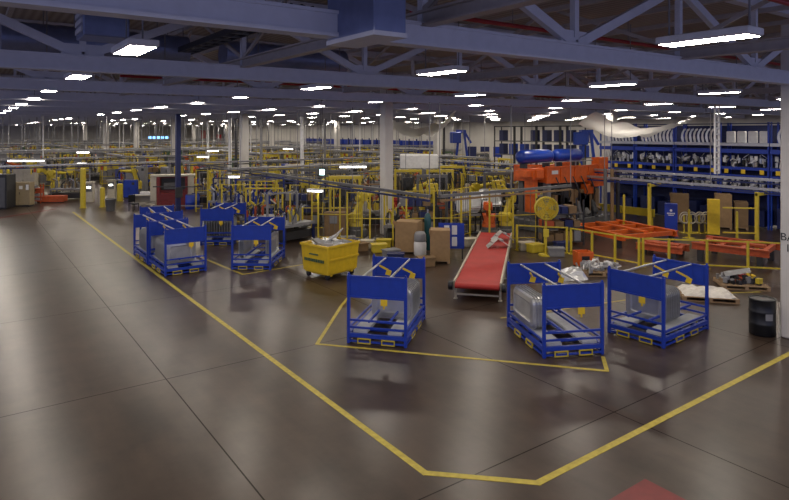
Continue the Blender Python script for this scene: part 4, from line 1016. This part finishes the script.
# ------------------------------------------------------------------ blue storage racks on the right with car parts
def peg(sd):
    random.seed(sd); m = MB()
    pr = [(0, 0), (.10, .02), (.16, .25), (.13, .52), (.02, .74), (-.08, .78), (-.1, .70), (0, .6), (.05, .4), (.02, .18)]
    m.prism(pr, 'y', -.035, .035)
    return m
trim_a = peg(1).mesh('hanging_trim_part', 'white'); trim_b = peg(2).mesh('hanging_trim_part', 'panelsilver')
cst = [junk(['panelsilver', 'white', 'dark', 'steel'], 7, .16, .14, .34, 200 + k).mesh('machined_part', ['panelsilver', 'white', 'dark', 'steel']) for k in range(4)]
whitebox = MB().box(-.12, .12, -.2, .2, 0, .62, ch=.03).mesh('white_tote', 'white')
XB = 33.0
bay = 2.5
tagm = MB().box(-.1, .1, 0, .012, 0, .22).mesh('tag_plate', 'tagyellow')
names = ('nearest the lettered column', 'second from the lettered column', 'third from the lettered column', 'fourth from the lettered column', 'farthest from the lettered column')
for b in range(5):
    yb = 11.2 + b * bay; t = thing('storage_rack', 'tall blue storage rack bay %s' % names[b], 'rack', (XB, yb, 0))
    for x in (0, 1.1):
        for y in (0.03, bay - .09): obj('upright', MB().box(x, x + .09, y, y + .09 if y < 1 else y + .06, 0, 5.45), 'blue' if b % 2 else 'deepblue', t)
    for z, c in ((1.85, 'blue'), (3.05, 'blue'), (4.3, 'steel')):
        obj('shelf', MB().box(0.0, 1.2, .1, bay - .1, z, z + .06), 'midgrey' if c != 'steel' else 'steel', t); obj('front_beam', MB().box(-.06, -.002, .02, bay - .02, z - .08, z + .08), c, t)
    for z in (2.62, 3.9, 5.35): obj('tie_beam', MB().box(-.04, .0, .02, bay - .02, z, z + .1 if z < 5 else z + .06), 'blue' if z < 5 else 'navy', t)
    obj('upper_sign_beam', MB().box(-.08, -.04, .05, bay - .05, 3.84, 4.06), 'blue', t)
    obj('dark_backing', MB().box(1.2, 1.23, .0, bay, .1, 5.3), 'navy', t, 'navy sheet added for the dark behind')  # added sheet, its navy stands in for the dark behind the shelves
    for y in (.35, 1.25, 2.1):
        o = bpy.data.objects.new('tag_plate', tagm); C.objects.link(o); o.parent = t; o.location = (-.062, y, 2.78); o.rotation_euler = (0, 0, pi / 2); o['label'] = 'yellow tag plate'
    obj('lower_crate', MB().box(.1, 1.1, .3, 1.1, .1, .9).box(.1, 1.1, 1.3, 2.2, .1, 1.1), 'navy', t)
    lab1 = 'pale trim part on the top tier of the blue bay %s' % names[b]; lab2 = 'shiny part on the middle tier of the blue bay %s' % names[b]; lab3 = 'shiny part on the lower tier of the blue bay %s' % names[b]
    if b != 1:
        for k in range(9):
            o = bpy.data.objects.new('hanging_trim_part', trim_a if k % 2 else trim_b); C.objects.link(o); o.location = (XB + .35, yb + .3 + k * .23, 4.37); o.rotation_euler = (0, 0, pi / 2 + .4); tagit(o, lab1, 'car part', lab1)
    else:
        for k in range(4):
            o = bpy.data.objects.new('white_tote', whitebox); C.objects.link(o); o.location = (XB + .35, yb + .4 + k * .55, 4.37); tagit(o, 'white upright tote on the top tier of the second rack bay', 'tote', 'white totes on the top tier')
    for z, lab in ((3.12, lab2), (1.92, lab3)):
        for k in range(8):
            o = bpy.data.objects.new('machined_part', cst[(k + b) % 4]); C.objects.link(o); o.location = (XB + .3, yb + .26 + k * .28, z); o.rotation_euler = (0, 0, .7 * k); o.scale = (.85, .85, 1.5); tagit(o, lab, 'car part', lab)
# dark open rack at the back wall with navy bins
for b in range(4):
    yb = 33 + b * 2.8; t = thing('storage_rack', 'dark open rack by the back wall, bay %s' % ('nearest the press tanks', 'second from the press tanks', 'third from the press tanks', 'farthest from the press tanks')[b], 'rack', (44, yb, 0))
    for x in (0, 1.0):
        for y in (.03, 2.68): obj('upright', MB().box(x, x + .09, y, y + .09, 0, 5.5), 'dark', t)
    for z in (1.4, 2.6, 3.95, 5.4): obj('shelf', MB().box(0, 1.1, .12, 2.68, z, z + .09), 'midgrey' if z < 5 else 'dark', t)
    for z in (2.69, 4.04):
        for k, y in enumerate((.55, 1.9)):
            if (b + k) % 4 == 3 and z > 3: continue
            one('tall_bin', MB().box(0, .7, -.3, .3, 0, 1.05, ch=.03).box(.1, .6, -.34, -.3, .5, .6), 'navy' if (b + k) % 3 else 'deepblue', 'tall navy bin on the dark open rack by the back wall', 'bin', (44.15, yb + y, z), 0, 'navy bins on the back wall rack')
# pallet racks with blue containers on the far side wall
tub = MB(); shell(tub, -.55, .55, -.75, .75, 0, .8, .06); tubm = tub.mesh('blue_container', 'blue')
tagf = 0
for b in range(9):
    yb = 62 + b * 4.0; t = thing('pallet_rack', 'far pallet rack with blue containers left of the tall white column', 'rack', (49.5, yb, 0), 0, 'far pallet racks with blue containers')
    for x in (0, 1.3):
        for y in (0.02, 3.9): obj('upright', MB().box(x, x + .09, y, y + .08, 0, 3.9), 'navy', t)
    for z in (.2, 1.45, 2.75): obj('shelf', MB().box(0, 1.4, .1, 3.9, z, z + .1), 'midgrey', t)
    for z in (.31, 1.56, 2.86):
        for y in (1.0, 2.9):
            o = bpy.data.objects.new('blue_container', tubm); C.objects.link(o); o.location = (50.2, yb + y, z); tagit(o, 'blue container stacked on the far pallet racks', 'container', 'blue containers on the far pallet racks')
# blue hoist frames near the back wall
for px, d, lab, h in ((461, 60, 'blue hoist frame standing before the back wall, left of the dark rack', 5.0), (587, 52, 'blue hoist frame standing before the back wall above the press', 5.0)):
    p = D(px, d); t = thing('hoist_frame', lab, 'hoist', p, A(-36)); obj('leg_frame', MB().bar((-.7, 0, 0), (-.2, 0, h), .22).bar((.9, 0, 0), (.3, 0, h), .22).box(-.5, .5, -.15, .15, h - .2, h + .1), 'deepblue', t); obj('hoist_head', MB().box(-1.1, 0, -.4, .4, h - 1.2, h - .1, ch=.05), 'deepblue', t); obj('boom', MB().bar((.3, 0, h), (1.0, 0, h - 1.2), .2), 'blue', t)
for k in range(3):
    p = D(472 + 9 * k, 66); one('banner_board', MB().box(-.5, .5, 0, .05, 2.2, 3.3).box(-.05, .05, .05, .12, 0, 3.3), ('navy', 'navy', 'blue')[k], ('dark banner board by the back wall, left', 'dark banner board by the back wall, middle', 'bright blue board by the back wall')[k], 'board', p + Vector((0, -2 * k * .3, 0)), A(-60))

# ------------------------------------------------------------------ production cells filling the hall
blocked = []
def block(x0, x1, y0, y1): blocked.append((x0, x1, y0, y1))
for x, y in list(placed): block(x - .8, x + .8, y - .8, y + .8)
for x, y in col_spots: block(x - 1.4, x + 1.4, y - 1.4, y + 1.4)
q = D(386.5, 29.2); block(q.x - 1.3, q.x + 1.3, q.y - 1.3, q.y + 1.3)
block(21, 32, 8, 25); block(11, 20.5, 8, 22.5); block(32, 35.5, 9, 26); block(43, 55, 31, 46); block(48.5, 55, 60, 99)
def free(x, y, r=1.2): return not any(a - r < x < b + r and c - r < y < d + r for a, b, c, d in blocked)
protos = {}
def far(kind, loc, rz, sc=None):
    name, ps, lab, cat, grp = kind
    key = (name, lab)
    if key not in protos:
        m, mats = merge(ps); protos[key] = m.mesh(name, mats)
    o = bpy.data.objects.new(name, protos[key]); C.objects.link(o); o.location = loc; o.rotation_euler = (0, 0, rz)
    if sc: o.scale = sc
    tagit(o, lab, cat, grp)
def K(name, ps, lab, cat): return (name, ps, lab, cat, lab)
W = 'in the distant production cells'
kinds = [
 (10, [K('robot_arm', robot_parts(-.5, 1.0), 'yellow robot arm bent forward ' + W, 'robot'), K('robot_arm', robot_parts(.3, 1.5), 'yellow robot arm stretched out level ' + W, 'robot'), K('robot_arm', robot_parts(-.9, .4), 'yellow robot arm raised high ' + W, 'robot'), K('robot_arm', robot_parts(-.2, 1.2, 'orange'), 'orange robot arm ' + W, 'robot'), K('robot_arm', robot_parts(.2, 1.0, 'cream'), 'cream robot arm ' + W, 'robot')]),
 (7, [K('tooling_fixture', fixture_parts(7, ['grey', 'yellow', 'cream', 'dark'], 2.2, 1.3), 'yellow and grey clamping fixture ' + W, 'fixture'), K('tooling_fixture', fixture_parts(8, ['yellow', 'grey', 'rust', 'dark'], 2.0, 1.3), 'yellow and rust clamping fixture ' + W, 'fixture'), K('tooling_fixture', fixture_parts(9, ['cream', 'midgrey', 'steel', 'tan'], 2.2, 1.3), 'cream clamping fixture ' + W, 'fixture'), K('tooling_fixture', fixture_parts(14, ['blue', 'grey', 'white', 'dark'], 2.0, 1.3), 'blue and white clamping fixture ' + W, 'fixture'), K('tooling_fixture', fixture_parts(15, ['green', 'tan', 'rust', 'cream'], 2.0, 1.3), 'green and rust clamping fixture ' + W, 'fixture')]),
 (9, [K('weld_station', tower_parts(['green', 'grey', 'cream', 'yellow'], 8), 'green framed welding station ' + W, 'machine'), K('weld_station', tower_parts(['yellow', 'grey', 'cream', 'tan'], 2), 'yellow framed welding station ' + W, 'machine'), K('weld_station', tower_parts(['grey', 'yellow', 'cream', 'midgrey'], 3), 'grey framed welding station ' + W, 'machine'), K('weld_station', tower_parts(['cream', 'midgrey', 'tan', 'grey'], 6), 'cream framed welding station ' + W, 'machine')]),
 (5, [K('control_cabinet', cabinet_parts('cream', 1.6, .6, 2.1), 'cream control cabinet ' + W, 'cabinet'), K('control_cabinet', cabinet_parts('tan', 1.4, .6, 1.8), 'tan control cabinet ' + W, 'cabinet'), K('control_cabinet', cabinet_parts('grey', 1.6, .6, 2.1), 'grey control cabinet ' + W, 'cabinet'), K('control_cabinet', cabinet_parts('blue', 1.3, .7, 1.7), 'blue control cabinet ' + W, 'cabinet')]),
 (4, [K('parts_rack', rackp(2.2, .8, 2.0, 'midgrey', 3, ['grey', 'carddark', 'navy', 'yellow'], 12), 'shelf rack of mixed bins ' + W, 'rack'), K('parts_rack', rackp(2.2, .8, 2.2, 'yellow', 3, ['grey', 'tan', 'cream'], 13), 'yellow shelf rack of pale bins ' + W, 'rack')]),
 (3, [K('safety_fence', cage_parts('yellow', 3.0, 2.4, 5), 'yellow safety fence panel ' + W, 'fence')]),
]
bagk = [k for k, (n, _) in enumerate(kinds) for _i in range(n)]
rnd = random.Random(19)
cnt = 0
yy = 47.5
row = 0
while yy < 146:
    x = 1.5 if yy > 52 else 11.0
    step = 2.45 if yy < 75 else 2.9
    while x < 47.5:
        px = x + rnd.uniform(-.25, .25); py = yy + rnd.uniform(-.3, .3)
        if seen(px, py, 20) and free(px, py) and not (6.3 < px < 9.3 and py < 60):
            ks = kinds[bagk[rnd.randrange(len(bagk))]][1]; k = ks[rnd.randrange(len(ks))]
            far(k, (px, py, 0), rnd.choice((0, pi / 2, pi, -pi / 2, -.6)) + rnd.uniform(-.1, .1)); cnt += 1
        x += step
    yy += (2.6 if yy < 75 else 3.6); row += 1
# nearer cells: left of the white column and between the column and the racks, full parts
def phr(px):
    return ('behind the left-hand blue racks' if px < 250 else 'behind the yellow cart' if px < 330 else 'just left of the tall white column' if px < 386 else 'between the white column and the red belt' if px < 470 else 'behind the red belt conveyor' if px < 520 else 'behind the orange press' if px < 615 else 'in front of the blue storage racks')
near_protos = {}
def near(kind, loc, rz, px):
    name, ps, lab, cat, grp = kind
    l = lab.replace(W, phr(px))
    if lab not in near_protos: near_protos[lab] = build(ps, name, l, cat, loc, rz, l)
    else: dup(near_protos[lab], loc, rz, l, l)
W2 = W
kn = [
 (5, [K('robot_arm', robot_parts(-.4, 1.1), 'yellow robot arm bent over ' + W, 'robot'), K('robot_arm', robot_parts(.4, 1.4), 'yellow robot arm reaching forward ' + W, 'robot'), K('robot_arm', robot_parts(-.6, .8, 'rust'), 'rust-red robot arm ' + W, 'robot')]),
 (7, [K('tooling_fixture', fixture_parts(31, ['midgrey', 'yellow', 'dark', 'rust', 'cream'], 1.9, 1.2), 'cluttered grey clamping fixture ' + W, 'fixture'), K('tooling_fixture', fixture_parts(32, ['navy', 'grey', 'yellow', 'steel'], 1.9, 1.2), 'blue-grey clamping fixture ' + W, 'fixture'), K('tooling_fixture', fixture_parts(33, ['dark', 'carddark', 'yellow', 'steel'], 1.9, 1.2), 'dark brown clamping fixture ' + W, 'fixture')]),
 (6, [K('weld_station', tower_parts(['yellow', 'dark', 'cream', 'carddark'], 12), 'yellow twin-post welding station ' + W, 'machine'), K('weld_station', tower_parts(['midgrey', 'yellow', 'navy', 'dark'], 13), 'grey twin-post welding station ' + W, 'machine')]),
 (3, [K('control_cabinet', cabinet_parts('tan', 1.2, .6, 1.9), 'tan control cabinet ' + W, 'cabinet'), K('control_cabinet', cabinet_parts('midgrey', 1.2, .6, 1.9), 'dark grey control cabinet ' + W, 'cabinet')]),
 (4, [K('parts_rack', rackp(1.9, .8, 2.0, 'dark', 3, ['carddark', 'navy', 'grey', 'rust'], 22), 'dark shelf rack of mixed bins ' + W, 'rack')]),
 (4, [K('safety_fence', cage_parts('yellow', 2.6, 2.4, 5), 'yellow safety fence panel ' + W, 'fence')]),
]
bagn = [k for k, (n, _) in enumerate(kn) for _i in range(n)]
# machines standing along the front edge of the middle cells, each pushed back until it stands clear of its neighbours
RAD = {'tooling_fixture': 1.0, 'weld_station': .95, 'control_cabinet': .6, 'parts_rack': .95, 'robot_arm': .75, 'safety_fence': .9}
taken = [(x, y, .75) for x, y in placed] + [(x, y, .45) for x, y in col_spots] + [(q.x, q.y, .45)]
for k in range(7): taken.append((fc.x + dirv.x * k / 6, fc.y + dirv.y * k / 6, .9))
for k in range(5):
    for m_ in (0.3, 1.9): taken.append((pc.x + 1.15 * k, pc.y + m_, 1.0))
def clear(x, y, r): return not any(hypot(x - a, y - b) < r + c for a, b, c in taken)
for px, d, ki, vi, rz in ((262, 29.5, 1, 0, -.6), (276, 28.5, 2, 1, -.6), (291, 27.5, 1, 1, .3), (303, 28.2, 4, 0, -.6), (318, 29.5, 0, 0, 2.0), (328, 27.2, 1, 2, -.5), (345, 30.2, 2, 0, -.6), (352, 26.6, 4, 0, -.7), (356, 28.6, 0, 1, 1.7), (372, 30.0, 1, 2, -.6), (374, 25.9, 1, 1, -.7), (398, 26.6, 1, 0, .9), (417, 27.5, 4, 0, -.6), (432, 27.2, 2, 1, -.6), (444, 26.2, 1, 2, -.5), (452, 28.5, 4, 0, -.6), (425, 31, 0, 0, 1.2), (440, 31.5, 2, 0, -.6), (458, 31.5, 1, 1, -.4), (526, 24.6, 1, 2, -.5), (560, 26.6, 4, 0, -.5), (498, 30.0, 2, 1, -.6), (508, 30.5, 1, 0, .4), (335, 31.5, 2, 1, -.6), (408, 33, 2, 0, -.6), (470, 33, 0, 1, 1.3), (386, 34, 4, 0, -.6)):
    kd = kn[ki][1]; kd = kd[vi % len(kd)]; r = RAD[kd[0]]; n = 0
    while n < 16:
        q = D(px, d + .3 * n)
        if clear(q.x, q.y, r * .92): break
        n += 1
    if n == 16: continue
    taken.append((q.x, q.y, r)); near(kd, (q.x, q.y, 0), rz, px)
y = 23.8
while y < 46:
    x = 13.8
    while x < 42:
        px = x + rnd.uniform(-.2, .2); py = y + rnd.uniform(-.2, .2)
        if seen(px, py, 10) and free(px, py, .5) and not (x > 31 and y < 28):
            ks = kn[bagn[rnd.randrange(len(bagn))]][1]; k = ks[rnd.randrange(len(ks))]
            if not clear(px, py, RAD[k[0]] * .95): x += .7; continue
            taken.append((px, py, RAD[k[0]]))
            near(k, (px, py, 0), rnd.choice((0, pi / 2, -.6, -pi / 2)) + rnd.uniform(-.1, .1), proj((px, py, 1))[0])
        x += 2.8
    y += 2.8
# totes and tool boxes on the floor between them
totes = [MB().box(-.3, .3, -.2, .2, 0, .34, ch=.02).box(-.33, .33, -.23, .23, .3, .35).mesh('tote_box', c) for c in ('grey', 'navy', 'carddark', 'cream', 'yellow')]
tcol = ('grey', 'navy', 'brown', 'cream', 'yellow')
for k, (px, py) in enumerate(((343, 249), (352, 247), (360, 251), (366, 248), (379, 252), (391, 258), (396, 262), (426, 266), (470, 246), (384, 247), (348, 244), (300, 235), (292, 233), (526, 250), (535, 252), (556, 256), (562, 250))):
    q = P(px, py); o = bpy.data.objects.new('tote_box', totes[k % 5]); C.objects.link(o); o.location = q; o.rotation_euler = (0, 0, -.7 + .3 * (k % 3)); lb = '%s tote box on the floor %s' % (tcol[k % 5], phr(px)); tagit(o, lb, 'tote', lb)
# overhead rails over the far cells
far_rails = [((-2, 45.6), (13, 45.6), 2.75), ((1, 52.6), (47, 52.6), 2.9), ((1, 57.5), (47, 57.5), 3.25), ((1, 65), (47, 65), 3.2), ((1, 74), (47, 74), 3.0), ((1, 84), (47, 84), 3.3), ((1, 97.6), (47, 97.6), 3.3), ((3, 112), (47, 112), 3.4), ((5, 128), (47, 128), 3.4), ((20.5, 48), (20.5, 130), 3.1), ((10, 50), (10, 130), 3.05), ((29, 30), (29, 130), 3.15), ((38, 46), (38, 120), 3.2)]
for k, (a, b, z) in enumerate(far_rails):
    utility([a, b], 'overhead conveyor rail in front of the left end of the cells' if k == 0 else 'grey overhead conveyor rail crossing the distant cells', z, ('grey', 'midgrey') if k % 3 else ('steel', 'navy'), w=.55 if k % 2 else .3, name='conveyor_rail')['group'] = 'overhead conveyor rails over the distant cells'
# parts and hoists hanging from the far rails, and service drops from the roof
dropm = MB().box(-.035, .035, -.035, .035, 0, 4.6).box(-.2, .2, -.12, .12, -.35, 0).box(-.12, .12, -.14, -.12, -.3, -.05).mesh('service_drop', 'white')
dropg = MB().box(-.03, .03, -.03, .03, 0, 4.6).box(-.25, .25, -.15, .15, -.5, 0).box(-.02, .02, -.17, -.15, -.45, -.05).mesh('service_drop', 'grey')
n = 0
for k in range(1, 9):
    a, b, z = far_rails[k]
    x = a[0] + 1.5
    while x < b[0]:
        if seen(x, a[1]) and rnd.random() < .55:
            o = bpy.data.objects.new('service_drop', dropm if rnd.random() < .25 else dropg); C.objects.link(o); o.location = (x, a[1] + .9, z - .1); o.scale.z = (7.88 - z + .1) / 4.6; tagit(o, 'pale service drop hanging from the roof over the distant cells', 'service drop', 'service drops over the distant cells')
        x += 2.4
hookm, hm = merge([('a', MB().bar((0, 0, 0), (0, 0, -.4), .04).box(-.35, .35, -.05, .05, -.5, -.4).box(-.3, -.22, -.2, .2, -.95, -.5).box(.1, .3, -.25, .2, -.85, -.5), 'yellow'), ('b', MB().box(-.1, .05, -.12, .12, -.8, -.5), 'rust')])
hookm = hookm.mesh('hanging_carrier', hm)
for k in range(1, len(far_rails)):
    a, b, z = far_rails[k]; L = hypot(b[0] - a[0], b[1] - a[1]); q = 1.0
    while q < L:
        x = a[0] + (b[0] - a[0]) * q / L; y = a[1] + (b[1] - a[1]) * q / L
        if seen(x, y) and rnd.random() < .55 and n < 290:
            o = bpy.data.objects.new('hanging_carrier', hookm); C.objects.link(o); o.location = (x, y, z - .2); o.rotation_euler = (0, 0, rnd.choice((0, pi / 2))); tagit(o, 'yellow carrier hanging from the conveyor rails over the distant cells', 'carrier', 'carriers on the distant conveyor rails'); n += 1
        q += 2.3
# slim utility posts
for px, d, lab, m in ((230, 47, 'thin white pole left of the paired pipes, roof to cells', 'white'), (236, 48, 'thin dark pole just right of the thin white pole', 'dark'), (261, 50, 'slim grey pole right of the middle white column', 'grey'), (302, 42, 'pale pole rising to the roof behind the tall yellow frame', 'white'), (325, 50, 'thin grey pole left of the far white column', 'grey'), (444, 52, 'thin dark pole left of the blue hoist', 'dark'), (208, 62, 'thin pale pole far behind the red booth', 'white')):
    p = D(px, d); t = thing('utility_pole', lab, 'pole', p); obj('shaft', MB().cyl((0, 0, .03), (0, 0, 6.0), .13 if m == 'white' else .1, n=10), m, t); obj('base_plate', MB().box(-.25, .25, -.25, .25, 0, .03), m, t)
# task lights
def task(px, py, d, L, rz, label):
    z = EYE - (py - HY) * d / F; p = D(px, d, z); t = thing('task_light', label, 'lamp', p, rz); obj('reflector', MB().box(-L / 2, L / 2, -.14, .14, .03, .09), 'white', t); obj('tube', MB().box(-L / 2 + .03, L / 2 - .03, -.1, .1, -.03, .03), 'tasklens', t, 'glowing tube')
    objs('hanger', MB().bar((-L / 2 + .1, 0, .09), (-L / 2 + .1, 0, 6.0 - z), .012).bar((L / 2 - .1, 0, .09), (L / 2 - .1, 0, 6.0 - z), .012), 'dark', t)
task(315, 191, 27, .75, A(-60), 'short bright task light in front of the tall yellow frame')
task(353, 167, 31, 1.4, A(-30), 'long task light left of the tall white column')
task(26, 161, 36, 2.1, A(-35), 'long bright task light at the far left above the cells')
task(83, 152.5, 45, .9, A(-36), 'task light right of the long one at the far left')
task(82, 163.5, 42, .6, A(-36), 'small task light above the thick yellow post')
task(234, 177, 31, .55, A(-36), 'small task light above the blue tooling stands')
task(213, 151, 50, .9, A(-36), 'task light between the dark blue pole and the thin white pole')
task(203, 157, 46, .9, A(-36), 'dim task light right of the dark blue pole')
task(288, 149, 60, 1.0, A(-36), 'task light far behind the pale pole')
p = D(322, 30, 2.95); t = thing('indicator_screen', 'small pale glowing screen above the yellow safety frame', 'screen', p, A(-36)); obj('screen_face', MB().box(-.12, .12, -.02, 0, -.14, .14), 'indicator', t); obj('bezel', MB().box(-.15, .15, 0, .05, -.17, .17).bar((0, .03, .17), (0, .03, 4.92), .03), 'dark', t)
for k in range(5):
    p = D(150 + 4.2 * k, 92, 4.0); t = thing('status_screen', 'small blue lit status screen hung far behind the dark blue pole', 'screen', p, A(-36), 'blue status screens far off'); obj('screen_face', MB().box(-.22, .22, -.02, 0, -.18, .18), 'screen', t); obj('casing', MB().box(-.25, .25, 0, .06, -.2, .2).bar((0, .03, .2), (0, .03, 3.88), .04), 'dark', t)
# red fire columns on the far wall, wall seams
for px, lab in ((203.5, 'red upright panel on the far back wall, taller one'), (219, 'red upright panel on the far back wall, shorter one')):
    p = D(px, 146); one('wall_panel', MB().box(-.55, .55, -.15, .15, 0, 5.2 if px < 210 else 4.2).box(-.3, .3, -.2, -.15, 1.2, 3.9), 'red', lab, 'panel', p, 0)

# ------------------------------------------------------------------ bluish ambient fill added through the sides left open, camera, grading
w = bpy.data.worlds.new('ambient_fill'); S.world = w; w.use_nodes = True
bg = w.node_tree.nodes['Background']; bg.inputs['Color'].default_value = (0.42, 0.46, 0.82, 1); bg.inputs['Strength'].default_value = 0.95
cd = bpy.data.cameras.new('camera'); cam = bpy.data.objects.new('camera', cd); C.objects.link(cam)
cam.location = (0, 0, EYE); cam.rotation_euler = (pi / 2, 0, -YAW)
cd.sensor_width = 36; cd.lens = 36 * F / 789; cd.shift_y = -(250 - HY) / 789; cd.clip_end = 400
S.camera = cam
S.view_settings.view_transform = 'Standard'; S.view_settings.look = 'None'; S.view_settings.gamma = 1; S.view_settings.use_curve_mapping = False
S.view_settings.exposure = 0.0
S.cycles.use_denoising = True; S.cycles.max_bounces = 6; S.cycles.diffuse_bounces = 4; S.cycles.glossy_bounces = 3; S.cycles.transparent_max_bounces = 6
S.cycles.sample_clamp_indirect = 8
